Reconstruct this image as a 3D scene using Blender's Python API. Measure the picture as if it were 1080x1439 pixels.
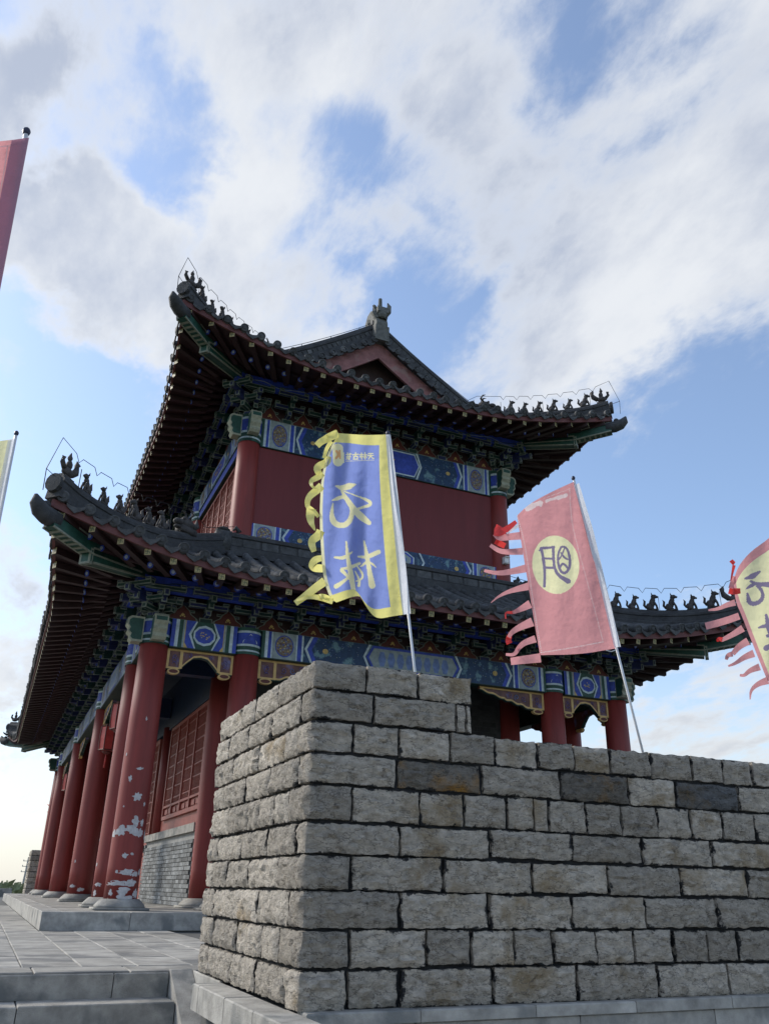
import bpy, math, random
from math import sin, cos, pi, radians, sqrt
from mathutils import Vector, Matrix, noise
random.seed(7)
for o in list(bpy.data.objects): bpy.data.objects.remove(o)
scene = bpy.context.scene
COL = scene.collection

# ------------------------------------------------------------------ camera
FPX, PITCH, ROLL, YAW = 1164.2, radians(24.507), radians(1.044), radians(23.525)
CXP, CYP = 540.0, 719.5
EYE = Vector((0, 0, .5))
_f = Vector((sin(YAW)*cos(PITCH), cos(YAW)*cos(PITCH), sin(PITCH)))
_r = Vector((cos(YAW), -sin(YAW), 0)); _u = _r.cross(_f)
CR = _r*cos(ROLL)+_u*sin(ROLL); CU = -_r*sin(ROLL)+_u*cos(ROLL); CF = _f
cam = bpy.data.cameras.new('camera'); camo = bpy.data.objects.new('camera', cam); COL.objects.link(camo)
cam.sensor_fit = 'VERTICAL'; cam.sensor_height = 36; cam.lens = FPX/1439*36
cam.clip_start = .05; cam.clip_end = 5000
camo.matrix_world = Matrix(((CR.x, CU.x, -CF.x, EYE.x), (CR.y, CU.y, -CF.y, EYE.y), (CR.z, CU.z, -CF.z, EYE.z), (0, 0, 0, 1)))
scene.camera = camo
scene.render.resolution_x = 768; scene.render.resolution_y = 1024
def rd(x, y): return CR*((x-CXP)/FPX) - CU*((y-CYP)/FPX) + CF
def aty(x, y, Y): d = rd(x, y); return EYE + d*((Y-EYE.y)/d.y)
def atx(x, y, X): d = rd(x, y); return EYE + d*((X-EYE.x)/d.x)

# ------------------------------------------------------------------ sky, sun, exposure
SUN_EL, SUN_AZ = radians(34), radians(-44)     # azimuth from +Y towards +X
scene.view_settings.view_transform = 'Standard'; scene.view_settings.look = 'None'
scene.view_settings.exposure = EXPO = 0.72
scene.view_settings.gamma = 1
world = bpy.data.worlds.new('World'); scene.world = world; world.use_nodes = True
def build_world():
    nt = world.node_tree; N = nt.nodes; L = nt.links; N.clear()
    def nd(t, **k):
        n = N.new(t)
        for a, b in k.items(): setattr(n, a, b)
        return n
    def val(s, v):
        if hasattr(v, 'links') or isinstance(v, bpy.types.NodeSocket): L.new(v, s)
        else: s.default_value = v
    def math_(op, a, b=0.0, c=None, clamp=False):
        n = nd('ShaderNodeMath', operation=op, use_clamp=clamp); val(n.inputs[0], a); val(n.inputs[1], b)
        if c is not None: val(n.inputs[2], c)
        return n.outputs[0]
    def vec(op, a, b=None):
        n = nd('ShaderNodeVectorMath', operation=op); val(n.inputs[0], a)
        if b is not None: val(n.inputs[1], b)
        return n
    def sstep(v, a, b):
        n = nd('ShaderNodeMapRange', interpolation_type='SMOOTHSTEP'); val(n.inputs[0], v); n.inputs[1].default_value = a; n.inputs[2].default_value = b
        return n.outputs[0]
    def fbm(v, scale, det=8, rough=.58, dist=0.0):
        n = nd('ShaderNodeTexNoise'); val(n.inputs['Vector'], v); n.inputs['Scale'].default_value = scale
        n.inputs['Detail'].default_value = det; n.inputs['Roughness'].default_value = rough; n.inputs['Distortion'].default_value = dist
        return n
    sky = nd('ShaderNodeTexSky', sky_type='NISHITA', sun_disc=False, sun_elevation=SUN_EL, sun_rotation=SUN_AZ)
    sky.air_density = 1.0; sky.dust_density = 1.0; sky.ozone_density = 1.0
    tc = nd('ShaderNodeTexCoord'); D = vec('NORMALIZE', tc.outputs['Generated']).outputs[0]
    sep = nd('ShaderNodeSeparateXYZ'); L.new(D, sep.inputs[0]); Z = math_('MAXIMUM', sep.outputs[2], 0.0)
    # cloud layer coordinates: the direction carried out to a flat layer
    inv = math_('DIVIDE', 1.0, math_('ADD', Z, .30))
    sc = nd('ShaderNodeVectorMath', operation='SCALE'); L.new(D, sc.inputs[0]); L.new(inv, sc.inputs['Scale'])
    P = sc.outputs[0]
    warp = fbm(P, 3.0, 6, .6)
    w = vec('SUBTRACT', warp.outputs['Color'], (.5, .5, .5)).outputs[0]
    ws = nd('ShaderNodeVectorMath', operation='SCALE'); L.new(w, ws.inputs[0]); ws.inputs['Scale'].default_value = .30
    DW = vec('NORMALIZE', vec('ADD', D, ws.outputs[0]).outputs[0]).outputs[0]
    mp = nd('ShaderNodeMapping'); L.new(P, mp.inputs[0]); mp.inputs['Rotation'].default_value = (0, 0, radians(CLOUD_ROT)); mp.inputs['Scale'].default_value = (1, .55, 1); mp.inputs['Location'].default_value = (CLOUD_SEED*3.7, CLOUD_SEED*1.3, 0); P = mp.outputs[0]
    total = None
    for (px, py, rad, wt) in CLOUDS:
        c = rd(px, py).normalized()
        dt = vec('DOT_PRODUCT', DW, tuple(c)).outputs['Value']
        g = sstep(dt, cos(rad), 1.0)
        g = math_('MULTIPLY', g, wt)
        total = g if total is None else math_('ADD', total, g)
    n1 = fbm(P, 4.6, 10, .60, .35).outputs['Fac']
    n2 = fbm(P, 15.0, 8, .64, .2).outputs['Fac']
    nn = math_('ADD', math_('MULTIPLY', n1, .70), math_('MULTIPLY', n2, .37))
    raw = math_('ADD', math_('MULTIPLY', math_('SUBTRACT', nn, .535), 5.2), math_('MULTIPLY', total, .75))
    cov = math_('ADD', math_('MULTIPLY', sstep(raw, -.36, 1.0), .86), .08)
    thick = sstep(raw, .2, 1.3)
    # white edges, greyer bellies
    n3 = fbm(P, 3.0, 8, .6).outputs['Fac']
    belly = math_('MULTIPLY', thick, sstep(n3, .38, .62), clamp=True)
    mixc = nd('ShaderNodeMix', data_type='RGBA'); L.new(belly, mixc.inputs['Factor'])
    mixc.inputs['A'].default_value = CLOUD_LIT; mixc.inputs['B'].default_value = CLOUD_GREY
    # warm haze close to the horizon
    hz = math_('SUBTRACT', 1.0, sstep(sep.outputs[2], -.02, .34))
    mixh = nd('ShaderNodeMix', data_type='RGBA'); L.new(math_('MULTIPLY', hz, .8), mixh.inputs['Factor'])
    L.new(mixc.outputs['Result'], mixh.inputs['A']); mixh.inputs['B'].default_value = HAZE
    skyg = nd('ShaderNodeMix', data_type='RGBA', blend_type='MULTIPLY'); skyg.inputs['Factor'].default_value = 1
    L.new(sky.outputs[0], skyg.inputs['A']); skyg.inputs['B'].default_value = SKYTINT
    covh = math_('MAXIMUM', cov, math_('MULTIPLY', hz, .80))
    b1 = nd('ShaderNodeBackground'); L.new(skyg.outputs['Result'], b1.inputs[0]); b1.inputs[1].default_value = SKY_STR
    b2 = nd('ShaderNodeBackground'); L.new(mixh.outputs['Result'], b2.inputs[0]); b2.inputs[1].default_value = 1.0
    ms = nd('ShaderNodeMixShader'); L.new(covh, ms.inputs[0]); L.new(b1.outputs[0], ms.inputs[1]); L.new(b2.outputs[0], ms.inputs[2])
    out = nd('ShaderNodeOutputWorld'); L.new(ms.outputs[0], out.inputs[0])
SKY_STR = .13
LIFT_L = .52; LIFT_U = .52
SKYTINT = (.92, 1.0, 1.08, 1)
CLOUD_SEED = 3.0; CLOUD_ROT = 35
CLOUD_LIT = (.525, .54, .56, 1); CLOUD_GREY = (.30, .335, .41, 1); HAZE = (.50, .495, .475, 1)
# cloud banks by the direction in which they stand (photo pixel -> ray), angular radius, weight
CLOUDS = [(330, 70, .36, .8), (490, 190, .22, .6), (890, 330, .26, .9), (1040, 120, .26, .8), (760, 470, .17, .7), (390, 410, .14, 1.3), (50, 220, .13, 1.2), (20, 860, .16, 1.3), (980, 1000, .2, .9), (150, 400, .11, 2.2), (560, 370, .07, 1.0), (20, 575, .08, 1.4),
          (175, 220, .12, -1.5), (500, 310, .15, -1.35), (830, 130, .14, -.8), (90, 510, .15, -.7), (1000, 730, .27, -1.3), (590, 440, .10, -.8), (110, 700, .20, -.8)]
build_world()
sl = bpy.data.lights.new('sun', 'SUN'); sun = bpy.data.objects.new('sun', sl); COL.objects.link(sun)
sl.energy = 2.1; sl.angle = radians(16); sl.color = (1, .93, .82)
sd = Vector((sin(SUN_AZ)*cos(SUN_EL), cos(SUN_AZ)*cos(SUN_EL), sin(SUN_EL)))
sun.rotation_euler = sd.to_track_quat('Z', 'Y').to_euler(); sun.location = sd*60

# ------------------------------------------------------------------ materials
MATS = {}
def mat(name, col, rough=.6, var=.2, scale=6.0, bump=.0, bscale=40.0, rnd=0.0, spec=.4, col2=None, thr=None, coord='Object', detail=6, stretch=None, metal=0):
    if name in MATS: return MATS[name]
    m = bpy.data.materials.new(name); m.use_nodes = True; nt = m.node_tree; N = nt.nodes; L = nt.links
    b = N['Principled BSDF']; b.inputs['Roughness'].default_value = rough; b.inputs['Specular IOR Level'].default_value = spec; b.inputs['Metallic'].default_value = metal
    tc = N.new('ShaderNodeTexCoord'); src = tc.outputs[coord]
    oi = N.new('ShaderNodeObjectInfo')
    ad = N.new('ShaderNodeVectorMath'); ad.operation = 'ADD'; L.new(src, ad.inputs[0])
    sc = N.new('ShaderNodeMath'); sc.operation = 'MULTIPLY'; L.new(oi.outputs['Random'], sc.inputs[0]); sc.inputs[1].default_value = 37.0; L.new(sc.outputs[0], ad.inputs[1])
    v = ad.outputs[0]
    if stretch:
        mp = N.new('ShaderNodeMapping'); L.new(v, mp.inputs[0]); mp.inputs['Scale'].default_value = stretch; v = mp.outputs[0]
    n = N.new('ShaderNodeTexNoise'); L.new(v, n.inputs['Vector']); n.inputs['Scale'].default_value = scale; n.inputs['Detail'].default_value = detail; n.inputs['Roughness'].default_value = .62
    mix = N.new('ShaderNodeMix'); mix.data_type = 'RGBA'
    c = Vector(col); lo = [max(0, x*(1-var)) for x in c]+[1]; hi = [min(1, x*(1+var)) for x in c]+[1]
    mr = N.new('ShaderNodeMapRange'); L.new(n.outputs['Fac'], mr.inputs[0]); mr.inputs[1].default_value = .3; mr.inputs[2].default_value = .7
    L.new(mr.outputs[0], mix.inputs['Factor']); mix.inputs['A'].default_value = lo; mix.inputs['B'].default_value = hi
    res = mix.outputs['Result']
    if col2:
        n2 = N.new('ShaderNodeTexNoise'); L.new(v, n2.inputs['Vector']); n2.inputs['Scale'].default_value = scale*.45; n2.inputs['Detail'].default_value = 5
        m2 = N.new('ShaderNodeMapRange'); L.new(n2.outputs['Fac'], m2.inputs[0]); m2.inputs[1].default_value = thr or .55; m2.inputs[2].default_value = (thr or .55)+.1
        mx = N.new('ShaderNodeMix'); mx.data_type = 'RGBA'; L.new(m2.outputs[0], mx.inputs['Factor']); L.new(res, mx.inputs['A']); mx.inputs['B'].default_value = list(col2)+[1]
        res = mx.outputs['Result']
    if rnd:
        hs = N.new('ShaderNodeHueSaturation'); L.new(res, hs.inputs['Color'])
        mm = N.new('ShaderNodeMapRange'); L.new(oi.outputs['Random'], mm.inputs[0]); mm.inputs[3].default_value = 1-rnd; mm.inputs[4].default_value = 1+rnd
        L.new(mm.outputs[0], hs.inputs['Value']); res = hs.outputs[0]
    L.new(res, b.inputs['Base Color'])
    if bump:
        nb = N.new('ShaderNodeTexNoise'); L.new(v, nb.inputs['Vector']); nb.inputs['Scale'].default_value = bscale; nb.inputs['Detail'].default_value = 8; nb.inputs['Roughness'].default_value = .65
        bp = N.new('ShaderNodeBump'); bp.inputs['Strength'].default_value = bump; bp.inputs['Distance'].default_value = .02; L.new(nb.outputs['Fac'], bp.inputs['Height']); L.new(bp.outputs[0], b.inputs['Normal'])
    MATS[name] = m; return m

def stone_mat(name, base, tan, dark, tanthr, bump=.9, axis=None):
    m = bpy.data.materials.new(name); m.use_nodes = True; nt = m.node_tree; N = nt.nodes; L = nt.links
    b = N['Principled BSDF']; b.inputs['Roughness'].default_value = .88; b.inputs['Specular IOR Level'].default_value = .25
    tc = N.new('ShaderNodeTexCoord'); oi = N.new('ShaderNodeObjectInfo')
    geo = N.new('ShaderNodeNewGeometry')
    def noise_(sc, det, v=None, rough=.62, st=None):
        n = N.new('ShaderNodeTexNoise'); n.inputs['Scale'].default_value = sc; n.inputs['Detail'].default_value = det; n.inputs['Roughness'].default_value = rough
        src = geo.outputs['Position']
        if st:
            mp = N.new('ShaderNodeMapping'); mp.inputs['Scale'].default_value = st; L.new(src, mp.inputs[0]); src = mp.outputs[0]
        L.new(src, n.inputs['Vector']); return n.outputs['Fac']
    def ramp(v, a, b_):
        r = N.new('ShaderNodeMapRange'); L.new(v, r.inputs[0]); r.inputs[1].default_value = a; r.inputs[2].default_value = b_; return r.outputs[0]
    def mix(f, A, B, bt='MIX'):
        x = N.new('ShaderNodeMix'); x.data_type = 'RGBA'; x.blend_type = bt
        L.new(f, x.inputs['Factor']) if not isinstance(f, float) else setattr(x.inputs['Factor'], 'default_value', f)
        for s, q in (('A', A), ('B', B)):
            if isinstance(q, bpy.types.NodeSocket): L.new(q, x.inputs[s])
            else: x.inputs[s].default_value = list(q)+[1]
        return x.outputs['Result']
    c = mix(ramp(noise_(16, 10, rough=.72, st=(1, 1, 1.8)), .34, .66), [x*.66 for x in base], [x*1.30 for x in base])
    # mineral stain, only some stones carry it strongly
    mu = N.new('ShaderNodeMath'); mu.operation = 'ADD'; L.new(noise_(3.1, 5), mu.inputs[0])
    rr = N.new('ShaderNodeMath'); rr.operation = 'MULTIPLY'; L.new(oi.outputs['Random'], rr.inputs[0]); rr.inputs[1].default_value = .22; L.new(rr.outputs[0], mu.inputs[1])
    c = mix(ramp(mu.outputs[0], tanthr, tanthr+.14), c, tan)
    c = mix(ramp(noise_(5.5, 8, st=(1, 1, 2.2)), .60, .74), c, dark)
    c = mix(ramp(noise_(70, 5, rough=.75), .60, .74), c, [x*1.7 for x in base])
    c = mix(ramp(noise_(34, 7, rough=.8, st=(1, 1, 2.6)), .57, .68), c, [x*.42 for x in base])
    # cracks and bedding lines
    cr = N.new('ShaderNodeMath'); cr.operation = 'SUBTRACT'; L.new(noise_(5.5, 6, rough=.6, st=(1, 1, 2.6)), cr.inputs[0]); cr.inputs[1].default_value = .5
    cra = N.new('ShaderNodeMath'); cra.operation = 'ABSOLUTE'; L.new(cr.outputs[0], cra.inputs[0])
    crm = N.new('ShaderNodeMapRange'); L.new(cra.outputs[0], crm.inputs[0]); crm.inputs[1].default_value = .004; crm.inputs[2].default_value = .013; crm.inputs[3].default_value = .75; crm.inputs[4].default_value = 0
    c = mix(crm.outputs[0], c, [x*.3 for x in base])
    # black pointing smeared over the arrises
    gs = N.new('ShaderNodeSeparateXYZ'); L.new(tc.outputs['Generated'], gs.inputs[0])
    def edge(sock, k):
        a = N.new('ShaderNodeMath'); a.operation = 'SUBTRACT'; L.new(sock, a.inputs[0]); a.inputs[1].default_value = .5
        b_ = N.new('ShaderNodeMath'); b_.operation = 'ABSOLUTE'; L.new(a.outputs[0], b_.inputs[0])
        c_ = N.new('ShaderNodeMath'); c_.operation = 'SUBTRACT'; c_.inputs[0].default_value = .5; L.new(b_.outputs[0], c_.inputs[1])
        d_ = N.new('ShaderNodeMath'); d_.operation = 'MULTIPLY'; L.new(c_.outputs[0], d_.inputs[0]); d_.inputs[1].default_value = k; return d_.outputs[0]
    ev = edge(gs.outputs[2], 1.0)
    if axis is not None:
        mn = N.new('ShaderNodeMath'); mn.operation = 'MINIMUM'; L.new(ev, mn.inputs[0]); L.new(edge(gs.outputs[axis], 2.0), mn.inputs[1]); ev = mn.outputs[0]
    sb = N.new('ShaderNodeMath'); sb.operation = 'MULTIPLY_ADD'; L.new(noise_(13, 7, rough=.7), sb.inputs[0]); sb.inputs[1].default_value = -.62; sb.inputs[2].default_value = .355
    sb2 = N.new('ShaderNodeMath'); sb2.operation = 'ADD'; L.new(ev, sb2.inputs[0]); L.new(sb.outputs[0], sb2.inputs[1])
    inv = N.new('ShaderNodeMapRange'); L.new(sb2.outputs[0], inv.inputs[0]); inv.inputs[1].default_value = .045; inv.inputs[2].default_value = .085; inv.inputs[3].default_value = 1; inv.inputs[4].default_value = 0
    c = mix(inv.outputs[0], c, (.035, .036, .038))
    hs = N.new('ShaderNodeHueSaturation'); L.new(c, hs.inputs['Color'])
    mm = N.new('ShaderNodeMapRange'); L.new(oi.outputs['Random'], mm.inputs[0]); mm.inputs[3].default_value = .72; mm.inputs[4].default_value = 1.24
    L.new(mm.outputs[0], hs.inputs['Value']); L.new(hs.outputs[0], b.inputs['Base Color'])
    h = N.new('ShaderNodeMath'); h.operation = 'ADD'; L.new(noise_(22, 9, rough=.7, st=(1, 1, 1.9)), h.inputs[0])
    h2 = N.new('ShaderNodeMath'); h2.operation = 'MULTIPLY'; L.new(noise_(75, 6, rough=.7), h2.inputs[0]); h2.inputs[1].default_value = .45; L.new(h2.outputs[0], h.inputs[1])
    bp = N.new('ShaderNodeBump'); bp.inputs['Strength'].default_value = bump; bp.inputs['Distance'].default_value = .06; L.new(h.outputs[0], bp.inputs['Height']); L.new(bp.outputs[0], b.inputs['Normal'])
    MATS[name] = m; return m

def cloth_mat(name, col, trans=.5, rough=.8):
    m = bpy.data.materials.new(name); m.use_nodes = True; nt = m.node_tree; N = nt.nodes; L = nt.links
    N.clear(); out = N.new('ShaderNodeOutputMaterial')
    tc = N.new('ShaderNodeTexCoord'); n = N.new('ShaderNodeTexNoise'); L.new(tc.outputs['Object'], n.inputs[0]); n.inputs['Scale'].default_value = 5; n.inputs['Detail'].default_value = 5
    mx = N.new('ShaderNodeMix'); mx.data_type = 'RGBA'; L.new(n.outputs['Fac'], mx.inputs['Factor']); mx.inputs['A'].default_value = [x*.9 for x in col]+[1]; mx.inputs['B'].default_value = [min(1, x*1.08) for x in col]+[1]
    d = N.new('ShaderNodeBsdfDiffuse'); t = N.new('ShaderNodeBsdfTranslucent'); s = N.new('ShaderNodeMixShader'); s.inputs[0].default_value = trans
    g = N.new('ShaderNodeBsdfGlossy'); g.inputs['Roughness'].default_value = .45; s2 = N.new('ShaderNodeMixShader'); s2.inputs[0].default_value = .04
    w = N.new('ShaderNodeTexNoise'); L.new(tc.outputs['Object'], w.inputs[0]); w.inputs['Scale'].default_value = 14; w.inputs['Detail'].default_value = 4
    bp = N.new('ShaderNodeBump'); bp.inputs['Strength'].default_value = .45; bp.inputs['Distance'].default_value = .03; L.new(w.outputs['Fac'], bp.inputs['Height'])
    for q in (d, t): L.new(mx.outputs['Result'], q.inputs['Color']); L.new(bp.outputs[0], q.inputs['Normal'])
    L.new(d.outputs[0], s.inputs[1]); L.new(t.outputs[0], s.inputs[2]); L.new(s.outputs[0], s2.inputs[1]); L.new(g.outputs[0], s2.inputs[2]); L.new(s2.outputs[0], out.inputs[0])
    MATS[name] = m; return m

RED = mat('column_red', (.21, .033, .029), .55, .24, 7, .10, 30, spec=.4, stretch=(1, 1, .12))
WALLRED = mat('wall_red', (.15, .022, .026), .6, .15, 3, .12, 25, stretch=(1, 1, .12))
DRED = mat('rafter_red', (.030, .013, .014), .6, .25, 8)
FASCIA = mat('fascia_red', (.125, .042, .042), .6, .25, 6)
LATT = mat('lattice_red', (.26, .060, .045), .5, .2, 8)
BLUE = mat('paint_blue', (.032, .065, .39), .5, .35, 12)
BLUE2 = mat('paint_light_blue', (.13, .20, .42), .5, .3, 14)
PALE = mat('paint_pale', (.46, .56, .62), .5, .25, 16)
GREEN = mat('paint_green', (.016, .066, .050), .5, .35, 12)
GREYG = mat('paint_grey_green', (.26, .32, .34), .55, .25, 14)
GOLD = mat('paint_gold', (.50, .36, .12), .45, .3, 20)
YEL = mat('paint_yellow', (.56, .38, .15), .5, .2, 10)
TEAL = mat('paint_scrolls', (.014, .046, .12), .5, .3, 14, col2=(.13, .25, .30), thr=.57, detail=2)
PURP = mat('paint_spandrel', (.13, .055, .048), .5, .3, 9, col2=(.16, .15, .30), thr=.56, detail=1)
MEDAL = mat('paint_medallion', (.19, .15, .11), .5, .5, 26, col2=(.10, .12, .26), thr=.58, detail=3)
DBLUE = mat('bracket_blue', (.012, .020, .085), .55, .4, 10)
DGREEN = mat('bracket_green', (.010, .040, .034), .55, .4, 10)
TRIM = mat('bracket_trim', (.16, .19, .17), .55, .35, 18)
FLAME = mat('flame_red', (.095, .022, .018), .55, .25, 14)
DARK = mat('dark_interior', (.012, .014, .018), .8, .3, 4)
TILE = mat('roof_tile_grey', (.062, .066, .072), .75, .45, 9, .5, 45, rnd=.25, col2=(.15, .155, .16), thr=.62)
TILED = mat('roof_tile_dark', (.044, .047, .053), .75, .4, 7, .5, 40, rnd=.15)
FIG = mat('figure_clay', (.060, .055, .056), .75, .4, 20, .5, 60, rnd=.2)
GABLE = mat('gable_faded_red', (.26, .12, .12), .75, .3, 7, .35, 30, col2=(.30, .19, .18), thr=.55)
BRICKM = mat('grey_brick', (.17, .18, .185), .85, .35, 12, .4, 60, rnd=.48)
BRICKJ = mat('brick_joint', (.27, .27, .26), .9, .2, 10)
GRAN = mat('granite', (.335, .325, .30), .8, .35, 7, .4, 90, rnd=.12, col2=(.18, .185, .18), thr=.56)
SLAB = mat('paving_granite', (.30, .29, .265), .75, .35, 4, .4, 70, rnd=.16, col2=(.17, .17, .165), thr=.54)
SLABJ = mat('paving_joint', (.09, .092, .09), .9, .3, 10)
STONE = stone_mat('wall_stone', (.56, .505, .43), (.36, .285, .19), (.22, .215, .21), .70, axis=0)
STONEL = stone_mat('wall_stone_side', (.56, .51, .44), (.36, .285, .19), (.26, .25, .24), .74, axis=1)
STONEC = stone_mat('wall_stone_corner', (.56, .507, .435), (.36, .285, .19), (.24, .23, .225), .72)
STONED = stone_mat('wall_stone_dark', (.19, .195, .20), (.20, .14, .07), (.05, .05, .055), .63, axis=0)
STONEO = stone_mat('wall_stone_ochre', (.26, .24, .21), (.40, .22, .06), (.07, .075, .08), .60, axis=0)
MORTAR = mat('mortar_dark', (.022, .023, .025), .95, .5, 20, .6, 60, col2=(.20, .20, .195), thr=.66)
PEEL = mat('peeled_plaster', (.46, .45, .46), .8, .2, 20)
WIRE = mat('wire', (.02, .02, .022), .5, .1)
METAL = mat('pole_metal', (.62, .63, .66), .35, .08, 10, metal=.3)
WHITE = mat('white_plastic', (.75, .76, .78), .5, .05)
LANT = mat('lantern_red', (.42, .035, .030), .5, .2, 10)
LANTF = mat('lantern_frame', (.10, .018, .018), .5, .2, 10)
GRASS = mat('field', (.14, .155, .09), .95, .35, .06, col2=(.15, .15, .08), thr=.55)
LEAF_HAZE = mat('leaf_haze_tint', (.17, .19, .10), .8, .4, 3, rnd=.1)  # leaf green paled so the colour itself stands in for distance haze
BARK = mat('bark', (.09, .07, .05), .9, .3, 10)
CONC = mat('concrete_pole', (.32, .32, .32), .8, .15, 5)

# ------------------------------------------------------------------ mesh helpers
class MB:
    def __init__(s): s.v = []; s.f = []; s.m = []
    def add(s, vs, fs, mi=0, M=None):
        k = len(s.v)
        s.v += [tuple(M @ Vector(p)) if M else tuple(p) for p in vs]
        s.f += [tuple(i+k for i in f) for f in fs]; s.m += [mi]*len(fs); return s
    def box(s, x0, x1, y0, y1, z0, z1, mi=0, M=None):
        return s.add([(x0, y0, z0), (x1, y0, z0), (x1, y1, z0), (x0, y1, z0), (x0, y0, z1), (x1, y0, z1), (x1, y1, z1), (x0, y1, z1)],
                     [(0, 3, 2, 1), (4, 5, 6, 7), (0, 1, 5, 4), (1, 2, 6, 5), (2, 3, 7, 6), (3, 0, 4, 7)], mi, M)
    def tbox(s, x0, x1, y0, y1, z0, z1, mi=0, ti=1, t=.014, M=None):   # box with an outlined border on every face
        P = [(x0, y0, z0), (x1, y0, z0), (x1, y1, z0), (x0, y1, z0), (x0, y0, z1), (x1, y0, z1), (x1, y1, z1), (x0, y1, z1)]
        for F in [(0, 3, 2, 1), (0, 1, 5, 4), (1, 2, 6, 5), (3, 0, 4, 7), (2, 3, 7, 6), (4, 5, 6, 7)]:
            q = [Vector(P[i]) for i in F]; c = sum(q, Vector())/4
            a = (q[1]-q[0]).length; b = (q[2]-q[1]).length
            ua = (q[1]-q[0]).normalized(); ub = (q[2]-q[1]).normalized()
            ta = min(t, a*.3); tb = min(t, b*.3)
            r = [q[0]+ua*ta+ub*tb, q[1]-ua*ta+ub*tb, q[2]-ua*ta-ub*tb, q[3]+ua*ta-ub*tb]
            s.add(q+r, [(0, 1, 5, 4), (1, 2, 6, 5), (2, 3, 7, 6), (3, 0, 4, 7)], ti, M); s.add(r, [(0, 1, 2, 3)], mi, M)
        return s
    def prism(s, poly, y0, y1, mi=0, M=None, ax='xz'):   # polygon in xz (or yz / xy) pushed along the third axis
        n = len(poly)
        def p3(a, b, c): return {'xz': (a, c, b), 'yz': (c, a, b), 'xy': (a, b, c)}[ax]
        vs = [p3(a, b, y0) for a, b in poly]+[p3(a, b, y1) for a, b in poly]
        fs = [tuple(range(n)), tuple(range(2*n-1, n-1, -1))]+[(i, i+n, (i+1) % n+n, (i+1) % n) for i in range(n)]
        return s.add(vs, fs, mi, M)
    def poly(s, poly, y, mi=0, M=None):
        return s.add([(a, y, b) for a, b in poly], [tuple(range(len(poly)))], mi, M)
    def tube(s, path, rad, n=6, mi=0, cap=True, M=None, up=Vector((0, 0, 1))):
        path = [Vector(p) for p in path]; k = len(path); vs = []; fs = []
        for i, p in enumerate(path):
            t = (path[min(i+1, k-1)]-path[max(i-1, 0)]).normalized()
            u_ = up if abs(t.dot(up)) < .95 else Vector((1, 0, 0))
            a = t.cross(u_).normalized(); b = a.cross(t)
            r = rad[i] if isinstance(rad, (list, tuple)) else rad
            vs += [p+a*(r*cos(2*pi*j/n))+b*(r*sin(2*pi*j/n)) for j in range(n)]
        for i in range(k-1):
            for j in range(n): fs.append((i*n+j, i*n+(j+1) % n, (i+1)*n+(j+1) % n, (i+1)*n+j))
        if cap: fs += [tuple(range(n-1, -1, -1)), tuple(range((k-1)*n, k*n))]
        return s.add(vs, fs, mi, M)
    def lathe(s, prof, n=16, mi=0, M=None):
        vs = []; fs = []; k = len(prof)
        for r, z in prof: vs += [(r*cos(2*pi*j/n), r*sin(2*pi*j/n), z) for j in range(n)]
        for i in range(k-1):
            for j in range(n): fs.append((i*n+j, i*n+(j+1) % n, (i+1)*n+(j+1) % n, (i+1)*n+j))
        fs += [tuple(range(n-1, -1, -1)), tuple(range((k-1)*n, k*n))]
        return s.add(vs, fs, mi, M)
    def ball(s, c, r, n=8, m=5, mi=0, M=None):
        r = r if isinstance(r, (tuple, list, Vector)) else (r, r, r)
        vs = [(c[0], c[1], c[2]-r[2])]
        for i in range(1, m):
            t = pi*i/m
            vs += [(c[0]+r[0]*sin(t)*cos(2*pi*j/n), c[1]+r[1]*sin(t)*sin(2*pi*j/n), c[2]-r[2]*cos(t)) for j in range(n)]
        vs.append((c[0], c[1], c[2]+r[2])); fs = []
        for j in range(n):
            fs.append((0, 1+(j+1) % n, 1+j)); fs.append((len(vs)-1, 1+(m-2)*n+j, 1+(m-2)*n+(j+1) % n))
            for i in range(m-2): fs.append((1+i*n+j, 1+i*n+(j+1) % n, 1+(i+1)*n+(j+1) % n, 1+(i+1)*n+j))
        return s.add(vs, fs, mi, M)
    def sweep(s, prof, path, mi=0, up=Vector((0, 0, 1)), cap=True):   # profile (side, up) carried along a path
        path = [Vector(p) for p in path]; k = len(path); n = len(prof); vs = []; fs = []
        for i, p in enumerate(path):
            t = (path[min(i+1, k-1)]-path[max(i-1, 0)]).normalized(); a = t.cross(up).normalized(); b = a.cross(t)
            vs += [p+a*x+b*z for x, z in prof]
        for i in range(k-1):
            for j in range(n): fs.append((i*n+j, (i+1)*n+j, (i+1)*n+(j+1) % n, i*n+(j+1) % n))
        if cap: fs += [tuple(range(n)), tuple(range(k*n-1, (k-1)*n-1, -1))]
        return s.add(vs, fs, mi)
    def mesh(s, name, mats, smooth=False):
        me = bpy.data.meshes.new(name); me.from_pydata(s.v, [], s.f)
        for m in (mats if isinstance(mats, (list, tuple)) else [mats]): me.materials.append(m)
        me.polygons.foreach_set('material_index', s.m)
        if smooth: me.polygons.foreach_set('use_smooth', [True]*len(s.f))
        me.update(); return me
    def build(s, name, mats, parent=None, smooth=False): return link(name, s.mesh(name, mats, smooth), parent)
def link(name, me, parent=None, M=None):
    o = bpy.data.objects.new(name, me); COL.objects.link(o)
    if parent: o.parent = parent
    if M is not None: o.matrix_basis = M
    return o
def tag(o, label=None, cat=None, group=None, kind=None):
    if label: o['label'] = label
    if cat: o['category'] = cat
    if group: o['group'] = group
    if kind: o['kind'] = kind
    return o
def empty(name, loc=(0, 0, 0)):
    o = bpy.data.objects.new(name, None); o.empty_display_size = .2; COL.objects.link(o); o.location = loc; return o
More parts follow.
